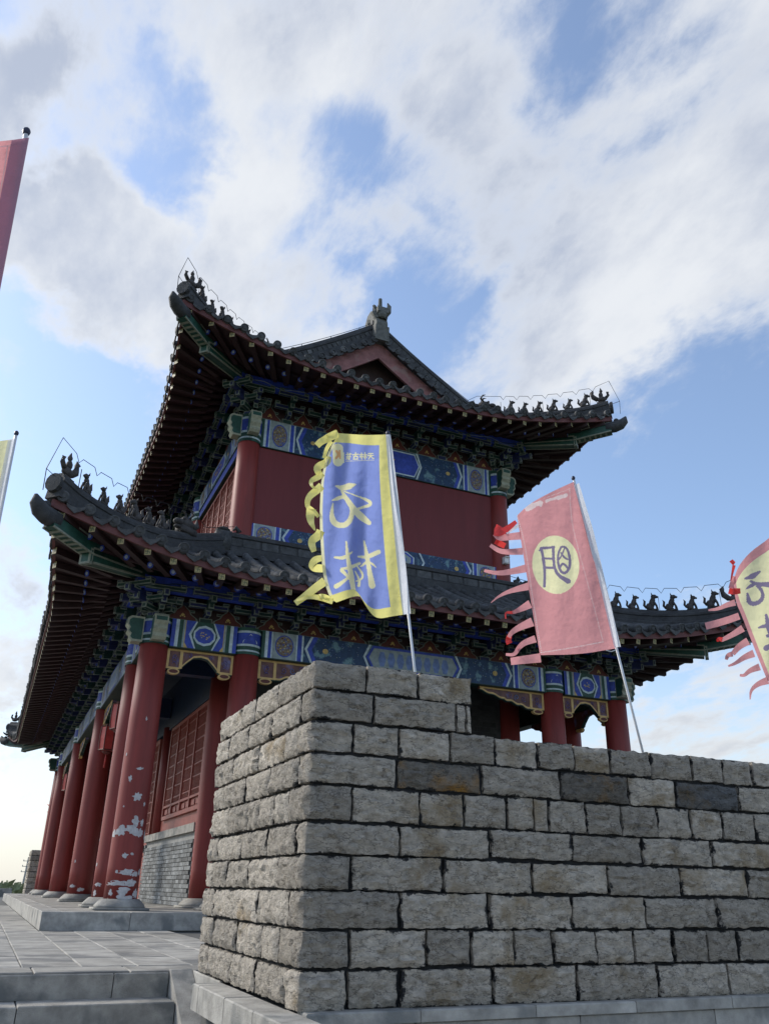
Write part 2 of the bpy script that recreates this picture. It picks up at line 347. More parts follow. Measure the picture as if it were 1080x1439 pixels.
def frame(p, x, y, z): return Matrix(((x[0], y[0], z[0], p[0]), (x[1], y[1], z[1], p[1]), (x[2], y[2], z[2], p[2]), (0, 0, 0, 1)))
def bar_matrix(a, b, sx=1, sz=1):    # unit piece lying on local +Y from 0 to 1 -> from a to b
    a = Vector(a); b = Vector(b); y = (b-a); L = y.length; y = y/L
    x = y.cross(Vector((0, 0, 1))).normalized(); z = x.cross(y)
    return frame(a, x*sx, y*L, z*sz)

# ------------------------------------------------------------------ the setting
RISE, TREAD, EDGE = .15, .30, 6.20
LOW = -8*RISE
def sheet(name, x0, x1, y0, y1, z, m, nx=1, ny=1):
    b = MB(); vs = [(x0+(x1-x0)*i/nx, y0+(y1-y0)*j/ny, z) for j in range(ny+1) for i in range(nx+1)]
    b.add(vs, [(j*(nx+1)+i, j*(nx+1)+i+1, (j+1)*(nx+1)+i+1, (j+1)*(nx+1)+i) for j in range(ny) for i in range(nx)])
    return tag(b.build(name, m), kind='structure')
sheet('ground', -2500, 2500, -2500, 2500, -8.0, GRASS, 8, 8)
low = MB(); low.box(-9, 14, -8, 3.9, -8.0, LOW); low = tag(low.build('landing', SLAB), kind='structure')
deck = MB(); deck.box(-4, 20, EDGE+.02, 40, -8.0, -.02); deck.box(1.38, 20, 4.06, EDGE+.02, -8, -.02); deck = tag(deck.build('pavement', SLABJ), kind='structure')
# paving slabs, singly where they can be told apart
def slab(parent, x0, x1, y0, y1, z0, z1, name='paving_slab', m=SLAB, g=.004, j=.003):
    b = MB(); dz = random.uniform(-j, j); x0 += g; x1 -= g; y0 += g; y1 -= g; e = .006
    cx, cy = (x0+x1)/2, (y0+y1)/2; hx, hy = (x1-x0)/2, (y1-y0)/2; z1 += dz
    vs = []
    for (s, z) in ((1, z0), (1, z1-e), (0, z1)):
        d = 0 if s else e
        vs += [(-hx+d, -hy+d, z-z1), (hx-d, -hy+d, z-z1), (hx-d, hy-d, z-z1), (-hx+d, hy-d, z-z1)]
    fs = [(0, 3, 2, 1), (8, 9, 10, 11)]
    for k in (0, 4): fs += [(k+i, k+(i+1) % 4, k+4+(i+1) % 4, k+4+i) for i in range(4)]
    b.add(vs, fs); return link(name, b.mesh(name, m), parent, Matrix.Translation((cx, cy, z1)))
xs = [.715+.37*k for k in range(-8, 5)]
x = -2.5
while x < 2.2: slab(deck, x, x+.58, EDGE, EDGE+.38, -.10, 0); x += .58
for i in range(len(xs)-1):
    y = EDGE+.38; end = 11.462 if xs[i] > .70 else 24; k = 0
    while y < end-.05:
        L_ = random.uniform(.95, 1.25) if k else random.uniform(.35, 1.1)
        y1 = min(end, y+L_)
        if end-y1 < .25: y1 = end
        slab(deck, xs[i], xs[i+1], y, y1, -.04, 0, g=.0025, j=.0015); y = y1; k += 1
# stairs going down towards the camera
st = MB()
for k in range(1, 9): st.box(-3, 1.225, EDGE-TREAD*k+.03, EDGE+.05, -RISE*k-.6, -RISE*k-.012)
st = tag(st.build('stairs', SLABJ), kind='structure')
for k in range(0, 8):
    yf = EDGE-TREAD*k; z = -RISE*k
    xx = -2.6+.35*(k % 2)
    while xx < 1.22:
        x1 = min(1.228, xx+random.uniform(.75, 1.0))
        if x1 > 1.05: x1 = 1.228
        if k > 0: slab(st, xx, x1, yf, yf+TREAD+.02, z-RISE+.0, z, 'step_stone', GRAN, .003, .002)
        else: slab(st, xx, x1, yf-.02, yf+.012, z-RISE, z-.012, 'step_stone', GRAN, .003, 0)
        xx = x1
# sloping stair cheek between the steps and the stone pier
ck = MB(); 
ck.prism([(EDGE+.02, .004), (EDGE-.02, .004), (EDGE-TREAD*8, -RISE*8+.02), (EDGE-TREAD*8, -RISE*8-.4), (EDGE+.02, -.4)], 1.232, 1.372, 0, ax='yz')
tag(ck.build('stair_cheek', GRAN), kind='structure')
pl = MB(); pl.box(1.376, 9, 4.03, 6.3, -8, -.09); pl.box(1.30, 9, 3.975, 4.03, -1.3, -.09); pl.box(1.30, 1.376, 4.03, 5.5, -1.3, -.09); plo = tag(pl.build('wall_footing', SLABJ), kind='structure')
x = 1.30
for L_ in (.62, .9, .86, .8, .9, .9, .9):       # big face slabs under the ledge
    for (z0, z1) in ((-.52, -.048), (-1.0, -.525)):
        slab(plo, x, x+L_, 3.945, 3.985, z0, z1, 'footing_slab', GRAN, .003, 0)
    x += L_
yy = 3.62
for k, L_ in enumerate((.55, .52, .58, .16)):      # ledge stones beside the pier
    slab(plo, 1.213, 1.385, yy, yy+L_, -.135, -.002, 'ledge_stone', GRAN, .004, .004); yy += L_
slab(plo, 1.372, 1.40, 5.44, 6.2, -.1, -.002, 'ledge_stone', GRAN, .003, 0); x = 1.387
for L_ in (.55, .62, .6, .64, .6, .6, .7):       # thin ledge strip in front of the wall
    slab(plo, x, x+L_, 3.93, 4.06, -.045, .006, 'ledge_stone', GRAN, .002, .002); x += L_

# tower platform
plat = MB(); plat.box(.74, 11.14, 11.49, 30.9, -.3, .155); plat = tag(plat.build('platform', SLABJ), kind='structure')
def platform_edges():
    x = .715
    for L_ in (1.02, 1.55, 1.5, 1.5, 1.6, 1.5, 1.5): 
        slab(plat, x, min(11.165, x+L_), 11.465, 11.70, 0.0, .20, 'kerb_stone', GRAN, .003, .002); x += L_
        if x > 11.1: break
    y = 11.70
    while y < 30.8:
        y1 = min(30.92, y+1.5); slab(plat, .715, .95, y, y1, 0, .20, 'kerb_stone', GRAN, .003, .002); y = y1
    y = 11.70
    while y < 30.6:
        y1 = y+.8
        for (a, b_) in ((.95, 1.75), (1.75, 2.6), (2.6, 3.6)): slab(plat, a, b_, y, y1, .1, .199, 'paving_slab', SLAB, .003, .001)
        y = y1
    x = 3.6
    while x < 11:
        for (a, b_) in ((11.70, 12.6), (12.6, 13.7)): slab(plat, x, min(x+.85, 11.16), a, b_, .1, .199, 'paving_slab', SLAB, .003, .001)
        x += .85
platform_edges()

# ------------------------------------------------------------------ stone parapet in the foreground
RES = .016
def fbm3(p, s): return noise.fractal(Vector(p)*s, 1.0, 2.0, 4)
def rough_stone(parent, x0, x1, y0, y1, z0, z1, faces, m, name='stone', g=.0085, amp=.019, sd=0):
    """squared block with hammer-dressed faces: faces is any of F (-Y), L (-X), T, R (+X)"""
    gx0 = g if 'L' not in faces else 0
    cx, cy, cz = (x0+x1)/2, (y0+y1)/2, (z0+z1)/2
    X0 = x0+(g*random.uniform(.5, 1.5) if 'L' not in faces else 0); X1 = x1-g*random.uniform(.5, 1.6); Y0 = y0; Y1 = y1-(g if 'F' not in faces or 'L' in faces else 0)
    if 'F' not in faces: Y0 += g*random.uniform(.8, 1.8); Y1 -= g*.6
    Z0 = z0+g*random.uniform(.4, 1.3); Z1 = z1-g*random.uniform(.4, 1.3)
    off = Vector((random.uniform(-9, 9), random.uniform(-9, 9), random.uniform(-9, 9)))
    nx = max(2, round((X1-X0)/RES)); ny = max(2, round((Y1-Y0)/(RES*1.2))); nz = max(3, round((Z1-Z0)/RES))
    if 'F' not in faces: nx = 1
    if 'L' not in faces and 'R' not in faces: ny = 1
    idx = {}; b = MB()
    slx, slz = random.uniform(-.35, .35), random.uniform(-.35, .35)
    def vert(i, j, k):
        key = (i, j, k)
        if key in idx: return idx[key]
        u, v, w = i/nx, j/ny, k/nz
        p = Vector((X0+(X1-X0)*u, Y0+(Y1-Y0)*v, Z0+(Z1-Z0)*w))
        q = p+off
        ed = lambda t, n: 0.0 if t in (0, n) else 1.0
        d = Vector((0, 0, 0))
        qs = Vector((q.x, q.y, q.z*1.7)); h = .45+1.0*fbm3(q, 7)+.75*abs(fbm3(qs, 17))*1.6-.25+.6*fbm3(qs, 34)
        wob = .009
        if j == 0 and 'F' in faces:
            e = min(u*(X1-X0), (1-u)*(X1-X0), w*(Z1-Z0), (1-w)*(Z1-Z0)); en = min(1, e/.026)
            d.y -= en*amp*(h+slx*(u-.5)+slz*(w-.5)) - (1-en)*.004
        if i == 0 and 'L' in faces:
            e = min(v*(Y1-Y0), (1-v)*(Y1-Y0), w*(Z1-Z0), (1-w)*(Z1-Z0)); en = min(1, e/.026)
            d.x -= en*amp*.62*(h+slx*(v-.5)+slz*(w-.5)) - (1-en)*.008
        if k in (0, nz) or i in (0, nx) or j in (0, ny):
            d += Vector((noise.noise(q*22), noise.noise(q*22+Vector((5, 1, 2))), noise.noise(q*22+Vector((1, 7, 3)))))*wob
        p += d
        idx[key] = len(b.v); b.v.append(tuple(p-Vector((cx, cy, cz)))); return idx[key]
    def quad(a): b.f.append(tuple(vert(*t) for t in a)); b.m.append(0)
    for i in range(nx):
        for k in range(nz):
            quad([(i, 0, k), (i+1, 0, k), (i+1, 0, k+1), (i, 0, k+1)])
            quad([(i, ny, k+1), (i+1, ny, k+1), (i+1, ny, k), (i, ny, k)])
    for j in range(ny):
        for k in range(nz):
            quad([(0, j+1, k), (0, j, k), (0, j, k+1), (0, j+1, k+1)])
            quad([(nx, j, k), (nx, j+1, k), (nx, j+1, k+1), (nx, j, k+1)])
        for i in range(nx):
            quad([(i, j, nz), (i+1, j, nz), (i+1, j+1, nz), (i, j+1, nz)])
            quad([(i, j+1, 0), (i+1, j+1, 0), (i+1, j, 0), (i, j, 0)])
    me = b.mesh(name, m, True); me.set_sharp_from_angle(angle=radians(38)) if hasattr(me, 'set_sharp_from_angle') else None
    return link(name, me, parent, Matrix.Translation((cx, cy, cz)))

WY = 4.0
par = empty('stone_parapet', (1.34, WY, 0))
tag(par, 'rough grey stone parapet with a raised corner block in the foreground', 'wall')
def P_(child): child.matrix_basis = Matrix.Translation((-1.34, -WY, 0)) @ child.matrix_basis; return child
row_px = [923.6, 965, 1009, 1054, 1100, 1152, 1199, 1251, 1306.6, 1364, 1423.5]
cornx = [443, 439, 436, 433, 430, 427, 423, 419, 412, 406, 400]
row_z = [aty(cx_, py_, WY).z for cx_, py_ in zip(cornx, row_px)]
row_z[-1] = 0.0
def z8(x): return 260+x*.4074
front = {0: [z8(628), z8(805)], 1: [z8(653), z8(935), z8(968)],
 2: [z8(582), z8(737), z8(910), 696, 754, 806, 856, 913, 971, 1014, 1055.5], 3: [z8(730), 677, 787, 882, 948, 1036],
 4: [z8(577), z8(812), 653.5, 713, 750, 770, 822, 873, 924, 971, 1014, 1060], 5: [z8(742), 688.5, 804, 902, 1000],
 6: [z8(572), z8(890), 747, 854, 956, 1049], 7: [z8(742), 686.5, 803, 908, 1007], 8: [z8(565), z8(832), 662.5, 723, 778, 838, 891, 945, 994, 1037],
 9: [z8(560), z8(740), 693, 811, 924, 1023]}
left = {0: [322, 240, 195], 1: [400, 300, 218, 152], 2: [340, 250, 165], 3: [388, 288, 203, 130], 4: [355, 305, 255, 217, 147], 5: [380, 280, 190, 112],
 6: [315, 215, 143, 93], 7: [355, 250, 170, 98], 8: [320, 262, 175, 137, 95], 9: [340, 235, 155, 75]}
MERL = 2.30; TOPX = 6.2; YB = 6.03
def bx(z): return 1.366
def stones():
    for r in range(10):
        z1, z0 = row_z[r], row_z[r+1]; zm = (z0+z1)/2; X0 = bx(zm); yf = WY+.012*zm
        ypx = (row_px[r]+row_px[r+1])/2
        fj = []
        for p in front[r]:
            # a course line slopes in the picture: read the joint on the course's own height
            lo, hi = X0, 9.0
            d = rd(p, ypx + (p-430)*(.113-.154*(ypx-925)/500)); t = (yf-EYE.y)/d.y; fj.append(EYE.x+d.x*t)
        end = MERL if r < 2 else TOPX
        fj = [q for q in fj if q < end-.03]
        if r >= 2:
            while fj[-1] < TOPX-.3: fj.append(fj[-1]+random.uniform(.24, .48))
        fj.append(end)
        lj = []
        for p in left[r]:
            lx = z8(p); # solve along the left face
            best = None
            for k in range(400):
                yy = WY+k*.0055; v = Vector((X0, yy, zm))-EYE; px = CXP+FPX*v.dot(CR)/v.dot(CF)
                if best is None or abs(px-lx) < best[0]: best = (abs(px-lx), yy)
            lj.append(best[1])
        lj = [q for q in lj if q < YB-.06]+[YB]
        def pick(i, face):
            if face == 'F' and (r, i) in ((3, 1),): return STONEO
            if face == 'F' and (r, i) in ((3, 3),): return STONEO
            if face == 'F' and (r, i) in ((3, 5),): return STONED
            return STONE
        dep = .30
        P_(rough_stone(par, X0, fj[0], yf, lj[0], z0, z1, 'FL', STONEC))
        a = fj[0]
        for i, b_ in enumerate(fj[1:]):
            P_(rough_stone(par, a, b_, yf+random.uniform(-.006, .006), yf+dep, z0, z1, 'F', pick(i+1, 'F'))); a = b_
        a = lj[0]
        for i, b_ in enumerate(lj[1:]):
            P_(rough_stone(par, X0+random.uniform(-.006, .006), X0+dep, a, b_, z0, z1, 'L', STONEL)); a = b_
stones()
core = MB(); zt = row_z[2]; c8 = .012
core.box(1.40, TOPX-.02, WY+.036, WY+.48, 0, zt-.014); core.box(1.40, MERL-.015, WY+.045, WY+.48, zt-.014, row_z[0]-.014)
core.box(1.40, 1.86, WY+.48, YB-.015, 0, zt-.014); core.box(1.40, 1.86, WY+.48, YB-.015, zt-.014, row_z[0]-.014)
P_(core.build('mortar', MORTAR, par))

# ------------------------------------------------------------------ gate tower
TW = empty('gate_tower', (0, 0, 0))
tag(TW, 'two-storey Chinese gate tower with upturned grey tile roofs and red columns', 'tower')
CXS = [1.72, 3.12, 8.76, 10.16]; CYS = [12.465, 13.9, 18.05, 23.0, 27.9, 29.4]
XC = 5.94; YC = (CYS[0]+CYS[-1])/2
UX0, UX1, UY0, UY1 = 3.18, 8.70, 13.9, 27.9
class Side:
    def __init__(s, c, X, Y, half): s.c = Vector(c); s.X = Vector(X); s.Y = Vector(Y); s.L = half
    def p(s, a, out, z): return s.c+s.X*a-s.Y*out+Vector((0, 0, z))
    def M(s, a, out, z): return frame(s.p(a, out, z), s.X, s.Y, Vector((0, 0, 1)))
def sides(x0, x1, y0, y1):
    cx, cy = (x0+x1)/2, (y0+y1)/2
    return {'front': Side((cx, y0, 0), (1, 0, 0), (0, 1, 0), (x1-x0)/2), 'left': Side((x0, cy, 0), (0, -1, 0), (1, 0, 0), (y1-y0)/2),
            'right': Side((x1, cy, 0), (0, 1, 0), (-1, 0, 0), (y1-y0)/2), 'back': Side((cx, y1, 0), (-1, 0, 0), (0, -1, 0), (x1-x0)/2)}
def part(mb, name, mats, parent=TW, smooth=False): return mb.build(name, mats, parent, smooth)

# ---- columns
def column(x, y, z0, z1, r=.215, plinth=True, head=None):
    b = MB(); b.lathe([(r, 0), (r*1.0, .4), (r*.985, (z1-z0)*.6), (r*.95, z1-z0)], 28)
    o = link('column', b.mesh('column', RED, True), TW, Matrix.Translation((x, y, z0)))
    if plinth:
        q = MB(); q.box(-.34, .34, -.34, .34, -.13, -.10); q.lathe([(.335, -.10), (.325, -.07), (.285, -.03), (.25, .0), (.235, .004)], 24)
        link('plinth', q.mesh('plinth', SLAB, True), o)
    return o
for x in CXS:
    for y in CYS:
        edge_x = x in (CXS[0], CXS[-1]); edge_y = y in (CYS[0], CYS[-1])
        if not (edge_x or edge_y): continue
        if y == CYS[-1] and x in CXS[1:3]: continue
        c = column(x, y, .33, 4.16)
        if x == CXS[0] and y == CYS[0]: C0 = c
        if x == CXS[0] and y == CYS[1]: C1_ = c
        if x == CXS[0] and y == CYS[2]: C2_ = c
for (x, y) in ((3.12, 13.9), (8.76, 13.9)): column(x, y, .33, 4.16, .20)
for (x, y) in ((UX0, UY0), (UX1, UY0), (UX0, 18.05), (UX0, 23.0), (UX0, UY1), (UX1, UY1)): column(x, y, 5.6, 8.83, .215, False)
# peeled paint on the corner column: (pixel centre, half width, half height) read off the photo
def peel(px, py, w, h, seed, col=None, cy=None):
    R = .2165; c = Vector((CXS[0], cy or CYS[0], 0)); rng = random.Random(seed); d = rd(px, py)
    # ray / cylinder
    o2 = Vector((EYE.x-c.x, EYE.y-c.y)); d2 = Vector((d.x, d.y)); A = d2.dot(d2); B = o2.dot(d2); Cc = o2.dot(o2)-R*R
    disc = B*B-A*Cc
    if disc < 0: return
    t = (-B-sqrt(disc))/A; p = EYE+d*t; th0 = math.atan2(p.y-c.y, p.x-c.x); z0 = p.z
    n = 18; b = MB(); vs = [(R*cos(th0), R*sin(th0), z0-.33)]; s = (cy or 12.4)/1270
    for ring in (.5, 1):
        for i in range(n):
            a = 2*pi*i/n; k = ring*(1+rng.uniform(-.38, .38)*(ring == 1)); 
            th = th0+cos(a)*w*k*s/R; z = z0+sin(a)*h*k*s-.33
            vs.append(((R-.0005+.001*(ring < 1))*cos(th), (R-.0005+.001*(ring < 1))*sin(th), z))
    fs = [(0, 1+i, 1+(i+1) % n) for i in range(n)]+[(1+i, 1+n+i, 1+n+(i+1) % n, 1+(i+1) % n) for i in range(n)]
    b.add(vs, fs); b.build('peeled_patch', PEEL, col or C0)
for k, a in enumerate([(170, 1167, 8, 6), (160, 1172, 6, 5), (187, 1166, 9, 7), (197, 1170, 5, 5), (191, 1154, 5, 6), (193, 1119, 6, 5), (183, 1094, 2.5, 4), (197, 1080, 5, 2), (176, 1202, 4, 3),
    (178, 1226, 12, 4), (167, 1241, 12, 3), (184, 1240, 9, 5), (158, 1242, 9, 2.2), (174, 1252, 8, 4), (190, 1228, 6, 3), (196, 1225, 3, 4), (180, 1262, 12, 3), (170, 1260, 5, 5), (174, 1133, 1.2, 1.2), (200, 1156, 3, 4), (203, 1174, 2.5, 7), (203, 1130, 1.5, 3), (186, 1200, 2, 1.5), (164, 1225, 2, 2), (178, 1060, 1.5, 2), (206, 1010, 1.2, 3), (155, 1255, 3, 4), (190, 1256, 5, 5)]): peel(*a, k)
for k, a in enumerate([(137, 1243, 6, 2.2), (133, 1256, 3, 4), (140, 1180, 1.2, 2), (136, 1215, 1.5, 2.5)]): peel(*a, 60+k, C1_, CYS[1])
for k, a in enumerate([(101, 1245, 5, 2), (113, 1250, 4, 2.2), (106, 1210, 1, 2)]): peel(*a, 80+k, C2_, CYS[2])

# ---- painted beams
def ngon(cx, cz, rx, rz, n=8, ph=0): return [(cx+rx*cos(ph+2*pi*i/n), cz+rz*sin(ph+2*pi*i/n)) for i in range(n)]
def band(b, x0, x1, z0, z1, y, mi): b.poly([(x0, z0), (x1, z0), (x1, z1), (x0, z1)], y, mi)
PM = [BLUE, PALE, GREEN, GOLD, TEAL, MEDAL, GREYG, BLUE2, FLAME]   # 0..8
def kshape(b, x, z0, z1, y, d, flip=1, pale=.03):   # the pale chevron that bounds a painted field
    zm = (z0+z1)/2; w = .10*flip
    b.poly([(x+w, z0), (x+w+pale*flip*1.4, z0), (x+pale*flip*1.4, zm), (x+w+pale*flip*1.4, z1), (x+w, z1), (x, zm)][::flip], y, 1)
def paint_small(L, H):
    b = MB(); y = -.003
    for s in (1, -1):
        def X(t): return t if s > 0 else L-t
        def bd(a, c, mi): band(b, min(X(a), X(c)), max(X(a), X(c)), 0, H, y, mi)
        k = L/1.0
        bd(.0, .06*k, 0); bd(.06*k, .11*k, 1); bd(.11*k, .17*k, 2); bd(.17*k, .20*k, 6); bd(.20*k, .21*k, 3); bd(.21*k, L/2, 0)
        kshape(b, X(.26*k), 0, H, y-.002, 0, s)
        b.poly([(X(.21*k), 0), (X(.26*k), 0), (X(.21*k), H*.18)][::s], y-.002, 3)
    b.poly([(L*.30, H*.5), (L*.38, .0), (L*.62, .0), (L*.70, H*.5), (L*.62, H), (L*.38, H)], y-.004, 2)
    b.poly(ngon(L/2, H/2, L*.175, H*.38, 10, pi/10), y-.006, 1); b.poly(ngon(L/2, H/2, L*.148, H*.29, 10, pi/10), y-.008, 0)
    for i in range(14):
        a = random.random()*6.28; r = sqrt(random.random()); b.poly(ngon(L/2+r*cos(a)*L*.08, H/2+r*sin(a)*H*.13, .013, .011, 5, a), y-.010-.0004*i, 3 if i % 3 else 6)
    return b
def paint_big(L, H, style):
    b = MB(); y = -.003
    band(b, 0, L, 0, H, y, 4)
    for s in (1, -1):
        def X(t): return t if s > 0 else L-t
        def bd(a, c, mi, dy=.002): band(b, min(X(a), X(c)), max(X(a), X(c)), 0, H, y-dy, mi)
        bd(0, .05, 2); bd(.05, .10, 1); bd(.10, .15, 0); bd(.15, .17, 1); bd(.17, .56, 6); bd(.56, .58, 1); bd(.58, .65, 0); bd(.65, .68, 1)
        b.poly(ngon(X(.365), H/2, .155, H*.42, 16), y-.004, 0); b.poly(ngon(X(.365), H/2, .14, H*.38, 16), y-.006, 5)
        for i in range(34):
            a = i*2.4; q_ = sqrt((i+.5)/34); b.poly(ngon(X(.365)+.12*cos(a)*q_, H/2+H*.34*sin(a)*q_, .017, .013, 4, a), y-.008-.0001*i, (3, 0, 6, 8, 5, 7)[i % 6])
        kshape(b, X(.70), 0, H, y-.004, 0, s)
        b.poly([(X(.70+.145), 0), (X(.70+.22), 0), (X(.70+.12), H/2), (X(.70+.22), H), (X(.70+.145), H), (X(.70+.045), H/2)][::s], y-.005, 0)
        b.poly(ngon(X(1.05), H/2, .05, .045, 8), y-.006, 3)
        rng = random.Random(5)
        for i in range(80):
            px = rng.uniform(.90, L*.31); pz = rng.uniform(.06, .94)*H
            b.poly(ngon(X(px), pz, .011, .007, 4, i), y-.006-.0001*i, (6, 2, 7, 7, 2)[i % 5])
        cx = L*.325
        kshape(b, X(cx), 0, H, y-.008, 0, s)
    c0, c1 = L*.335, L*.665
    if style == 'low':
        b.poly([(c0, H/2), (c0+.12, .01), (c1-.12, .01), (c1, H/2), (c1-.12, H-.01), (c0+.12, H-.01)], y-.012, 0)
        b.poly([(c0+.05, H/2), (c0+.14, .05), (c1-.14, .05), (c1-.05, H/2), (c1-.14, H-.05), (c0+.14, H-.05)], y-.014, 6)
        n = 8
        for i in range(n): b.poly(ngon(c0+.2+(c1-c0-.4)*(i+.5)/n, H*.48, (c1-c0-.4)/n*.42, H*.33, 6, 0), y-.016, 7)
    elif style == 'up':
        b.poly([(c0, H/2), (c0+.12, .03), (c1-.12, .03), (c1, H/2), (c1-.12, H-.03), (c0+.12, H-.03)], y-.012, 1)
        b.poly([(c0+.03, H/2), (c0+.13, .06), (c1-.13, .06), (c1-.03, H/2), (c1-.13, H-.06), (c0+.13, H-.06)], y-.014, 0)
        for i in range(22):
            t = random.uniform(-.3, .3); b.poly(ngon((c0+c1)/2+t, H/2+random.uniform(-.12, .12)*H, .03, .02, 5, i), y-.016-.0003*i, (8, 3)[i % 2])
    else:
        for cx in (L*.42, L*.58):
            b.poly(ngon(cx, H/2, .30, H*.48, 8, pi/8), y-.012, 1); b.poly(ngon(cx, H/2, .27, H*.42, 8, pi/8), y-.014, 0); b.poly(ngon(cx, H/2, .22, H*.33, 8, pi/8), y-.016, 6)
            b.poly(ngon(cx, H/2, .12, H*.18, 8, pi/8), y-.018, 7)
    return b
def beam(side, a0, a1, z0, z1, out, style, thick=.26):
    """beam on a side, its face 'out' metres outside the column line, with its painting"""
    L = a1-a0; H = z1-z0
    b = MB(); b.box(0, L, 0, thick, 0, H)
    o = link('beam', b.mesh('beam', GREEN), TW, side.M(a0, out, z0))
    if style: (paint_small(L, H) if style == 'small' else paint_big(L, H, style)).build('painted_panel', PM, o)
    u = MB(); u.box(0, L, 0, thick, -.012, -.001); u.build('under_trim', DGREEN, o)
    return o
def column_head(side, a, z0, z1, r=.216):
    b = MB(); H = z1-z0; n = 14
    bands = [(0, .10, 2), (.10, .16, 1), (.16, .30, 2), (.30, .38, 1), (.38, .80, 0), (.80, .88, 1), (.88, 1, 2)]
    for t0, t1, mi in bands:
        vs = []; 
        for t in (t0, t1): vs += [((r+.004)*cos(pi+pi*i/n), (r+.004)*sin(pi+pi*i/n), t*H) for i in range(n+1)]
        b.add(vs, [(i, i+1, n+2+i, n+1+i) for i in range(n)], mi)
    vs = [((r+.008)*cos(1.5*pi+t), (r+.008)*sin(1.5*pi+t), z*H) for t, z in ((-.55, .42), (.55, .42), (.5, .5), (0, .76), (-.5, .5))]
    b.add(vs, [(0, 1, 2, 3, 4)], 1)
    vs = [((r+.011)*cos(1.5*pi+t), (r+.011)*sin(1.5*pi+t), z*H) for t, z in ((-.3, .47), (.3, .47), (0, .66))]
    b.add(vs, [(0, 1, 2)], 0)
    return link('column_head', b.mesh('column_head', PM), TW, side.M(a, 0, z0))
# carved spandrel below a beam: outline with frame, panels and a shaped lower edge
def spandrel(side, a0, a1, ztop, kind, out=.0):
    L = a1-a0; b = MB(); T = .07
    if kind == 'pair':     # one board for a narrow bay with an arch
        def low(t):
            s = abs(t-.5)*2
            if s > .60: return -.30
            if s > .42: return -.30+.10*(.60-s)/.18
            if s > .22: return -.20+.095*(.42-s)/.20
            return -.105+.02*(.22-s)/.22
        bars = [(0, .035), (.19, .235), (.765, .81), (.965, 1)]; pend = [(0.015, .22), (.78, .985)]
    else:                  # quarter bracket for the wide bay; t=0 at the column
        def low(t):
            if t < .22: return -.30
            if t < .62: return -.30+.12*(t-.22)/.40+.012*sin(t*40)
            return -.18+.125*(t-.62)/.38+.010*sin(t*34)
        bars = [(0, .03), (.19, .225)]; pend = [(.01, .19)]
    n = 48
    flip = kind == 'right'
    def X(t): return L*(1-t) if flip else L*t
    def sgn(poly): return poly[::-1] if flip else poly
    for i in range(n):
        t0, t1 = i/n, (i+1)/n
        b.prism(sgn([(X(t0), low(t0)), (X(t1), low(t1)), (X(t1), 0), (X(t0), 0)]), 0, T, 1)
        for (y0) in (-.010,):
            b.prism(sgn([(X(t0), low(t0)), (X(t1), low(t1)), (X(t1), low(t1)+.028), (X(t0), low(t0)+.028)]), y0, 0, 0)
            b.prism(sgn([(X(t0), low(t0)-.012), (X(t1), low(t1)-.012), (X(t1), low(t1)), (X(t0), low(t0))]), -.004, T, 2)
    b.box(0, L, -.010, 0, -.030, 0, 0)
    for a, c in bars: b.prism(sgn([(X(a), low((a+c)/2)), (X(c), low((a+c)/2)), (X(c), -.002), (X(a), -.002)]), -.012, 0, 0)
    for a, c in pend:
        m = (a+c)/2; w = (c-a)*L/2
        b.prism([(X(m)+w*.9*cos(q), -.335+.045*sin(q)) for q in [2*pi*k/12 for k in range(12)]], -.008, T*.9, 0)
        b.prism([(X(m)+w*.66*cos(q), -.335+.028*sin(q)) for q in [2*pi*k/12 for k in range(12)]], -.014, 0, 3)
    o = link('spandrel', b.mesh('spandrel', [YEL, PURP, DGREEN, FLAME]), TW, side.M(a0, out, ztop))
    # raised scrolls
    sc = MB(); rng = random.Random(int(a0*10)); cells = [(.06, .17), (.26, .74), (.83, .94)] if kind == 'pair' else [(.05, .17), (.26, .60)]
    for c0, c1 in cells:
        k = max(1, int((c1-c0)*L/.13))
        for i in range(k):
            t = c0+(c1-c0)*(i+.5)/k; lo = low(t)+.035
            zc = (lo-.035)/2; rr = min(.05, (-.035-lo)/2*.8)
            if rr < .015: continue
            ph = rng.uniform(0, 6); sg = rng.choice((-1, 1)); pts = []
            for q in range(12): pts.append((X(t)+sg*rr*(1-q/14)*cos(ph+q*.62), -.006, zc+rr*1.15*(1-q/14)*sin(ph+q*.62)))
            sc.tube(pts, .0065, 4, 0 if i % 2 else 1)
            if c1-c0 < .2:
                for dz in (-.05, .05): sc.tube([(X(t)-.03, -.006, zc+dz-.02), (X(t), -.008, zc+dz+.015), (X(t)+.03, -.006, zc+dz-.02)], .007, 4, 1)
    if sc.v: so = sc.build('scroll_carving', [BLUE2, mat('paint_scroll_purple', (.14, .11, .26), .5, .3, 14)], o); tag(so, kind='stuff')
    return o
LS = sides(CXS[0], CXS[-1], CYS[0], CYS[-1])
US = sides(UX0, UX1, UY0, UY1)
F = LS['front']; BZ0, BZ1 = 3.75, 4.17
for (a0, a1, st_) in ((CXS[0]+.2, CXS[1]-.2, 'small'), (CXS[1]+.2, CXS[2]-.2, 'low'), (CXS[2]+.2, CXS[3]-.2, 'small')):
    beam(F, a0-XC, a1-XC, BZ0, BZ1, .15, st_)
for x in CXS: column_head(F, x-XC, BZ0, BZ1)
spandrel(F, CXS[0]+.2-XC, CXS[1]-.2-XC, BZ0-.013, 'pair', .04); spandrel(F, CXS[2]+.2-XC, CXS[3]-.2-XC, BZ0-.013, 'pair', .04)
spandrel(F, CXS[1]+.2-XC, CXS[1]+1.5-XC, BZ0-.013, 'left', .04); spandrel(F, CXS[2]-1.5-XC, CXS[2]-.2-XC, BZ0-.013, 'right', .04)
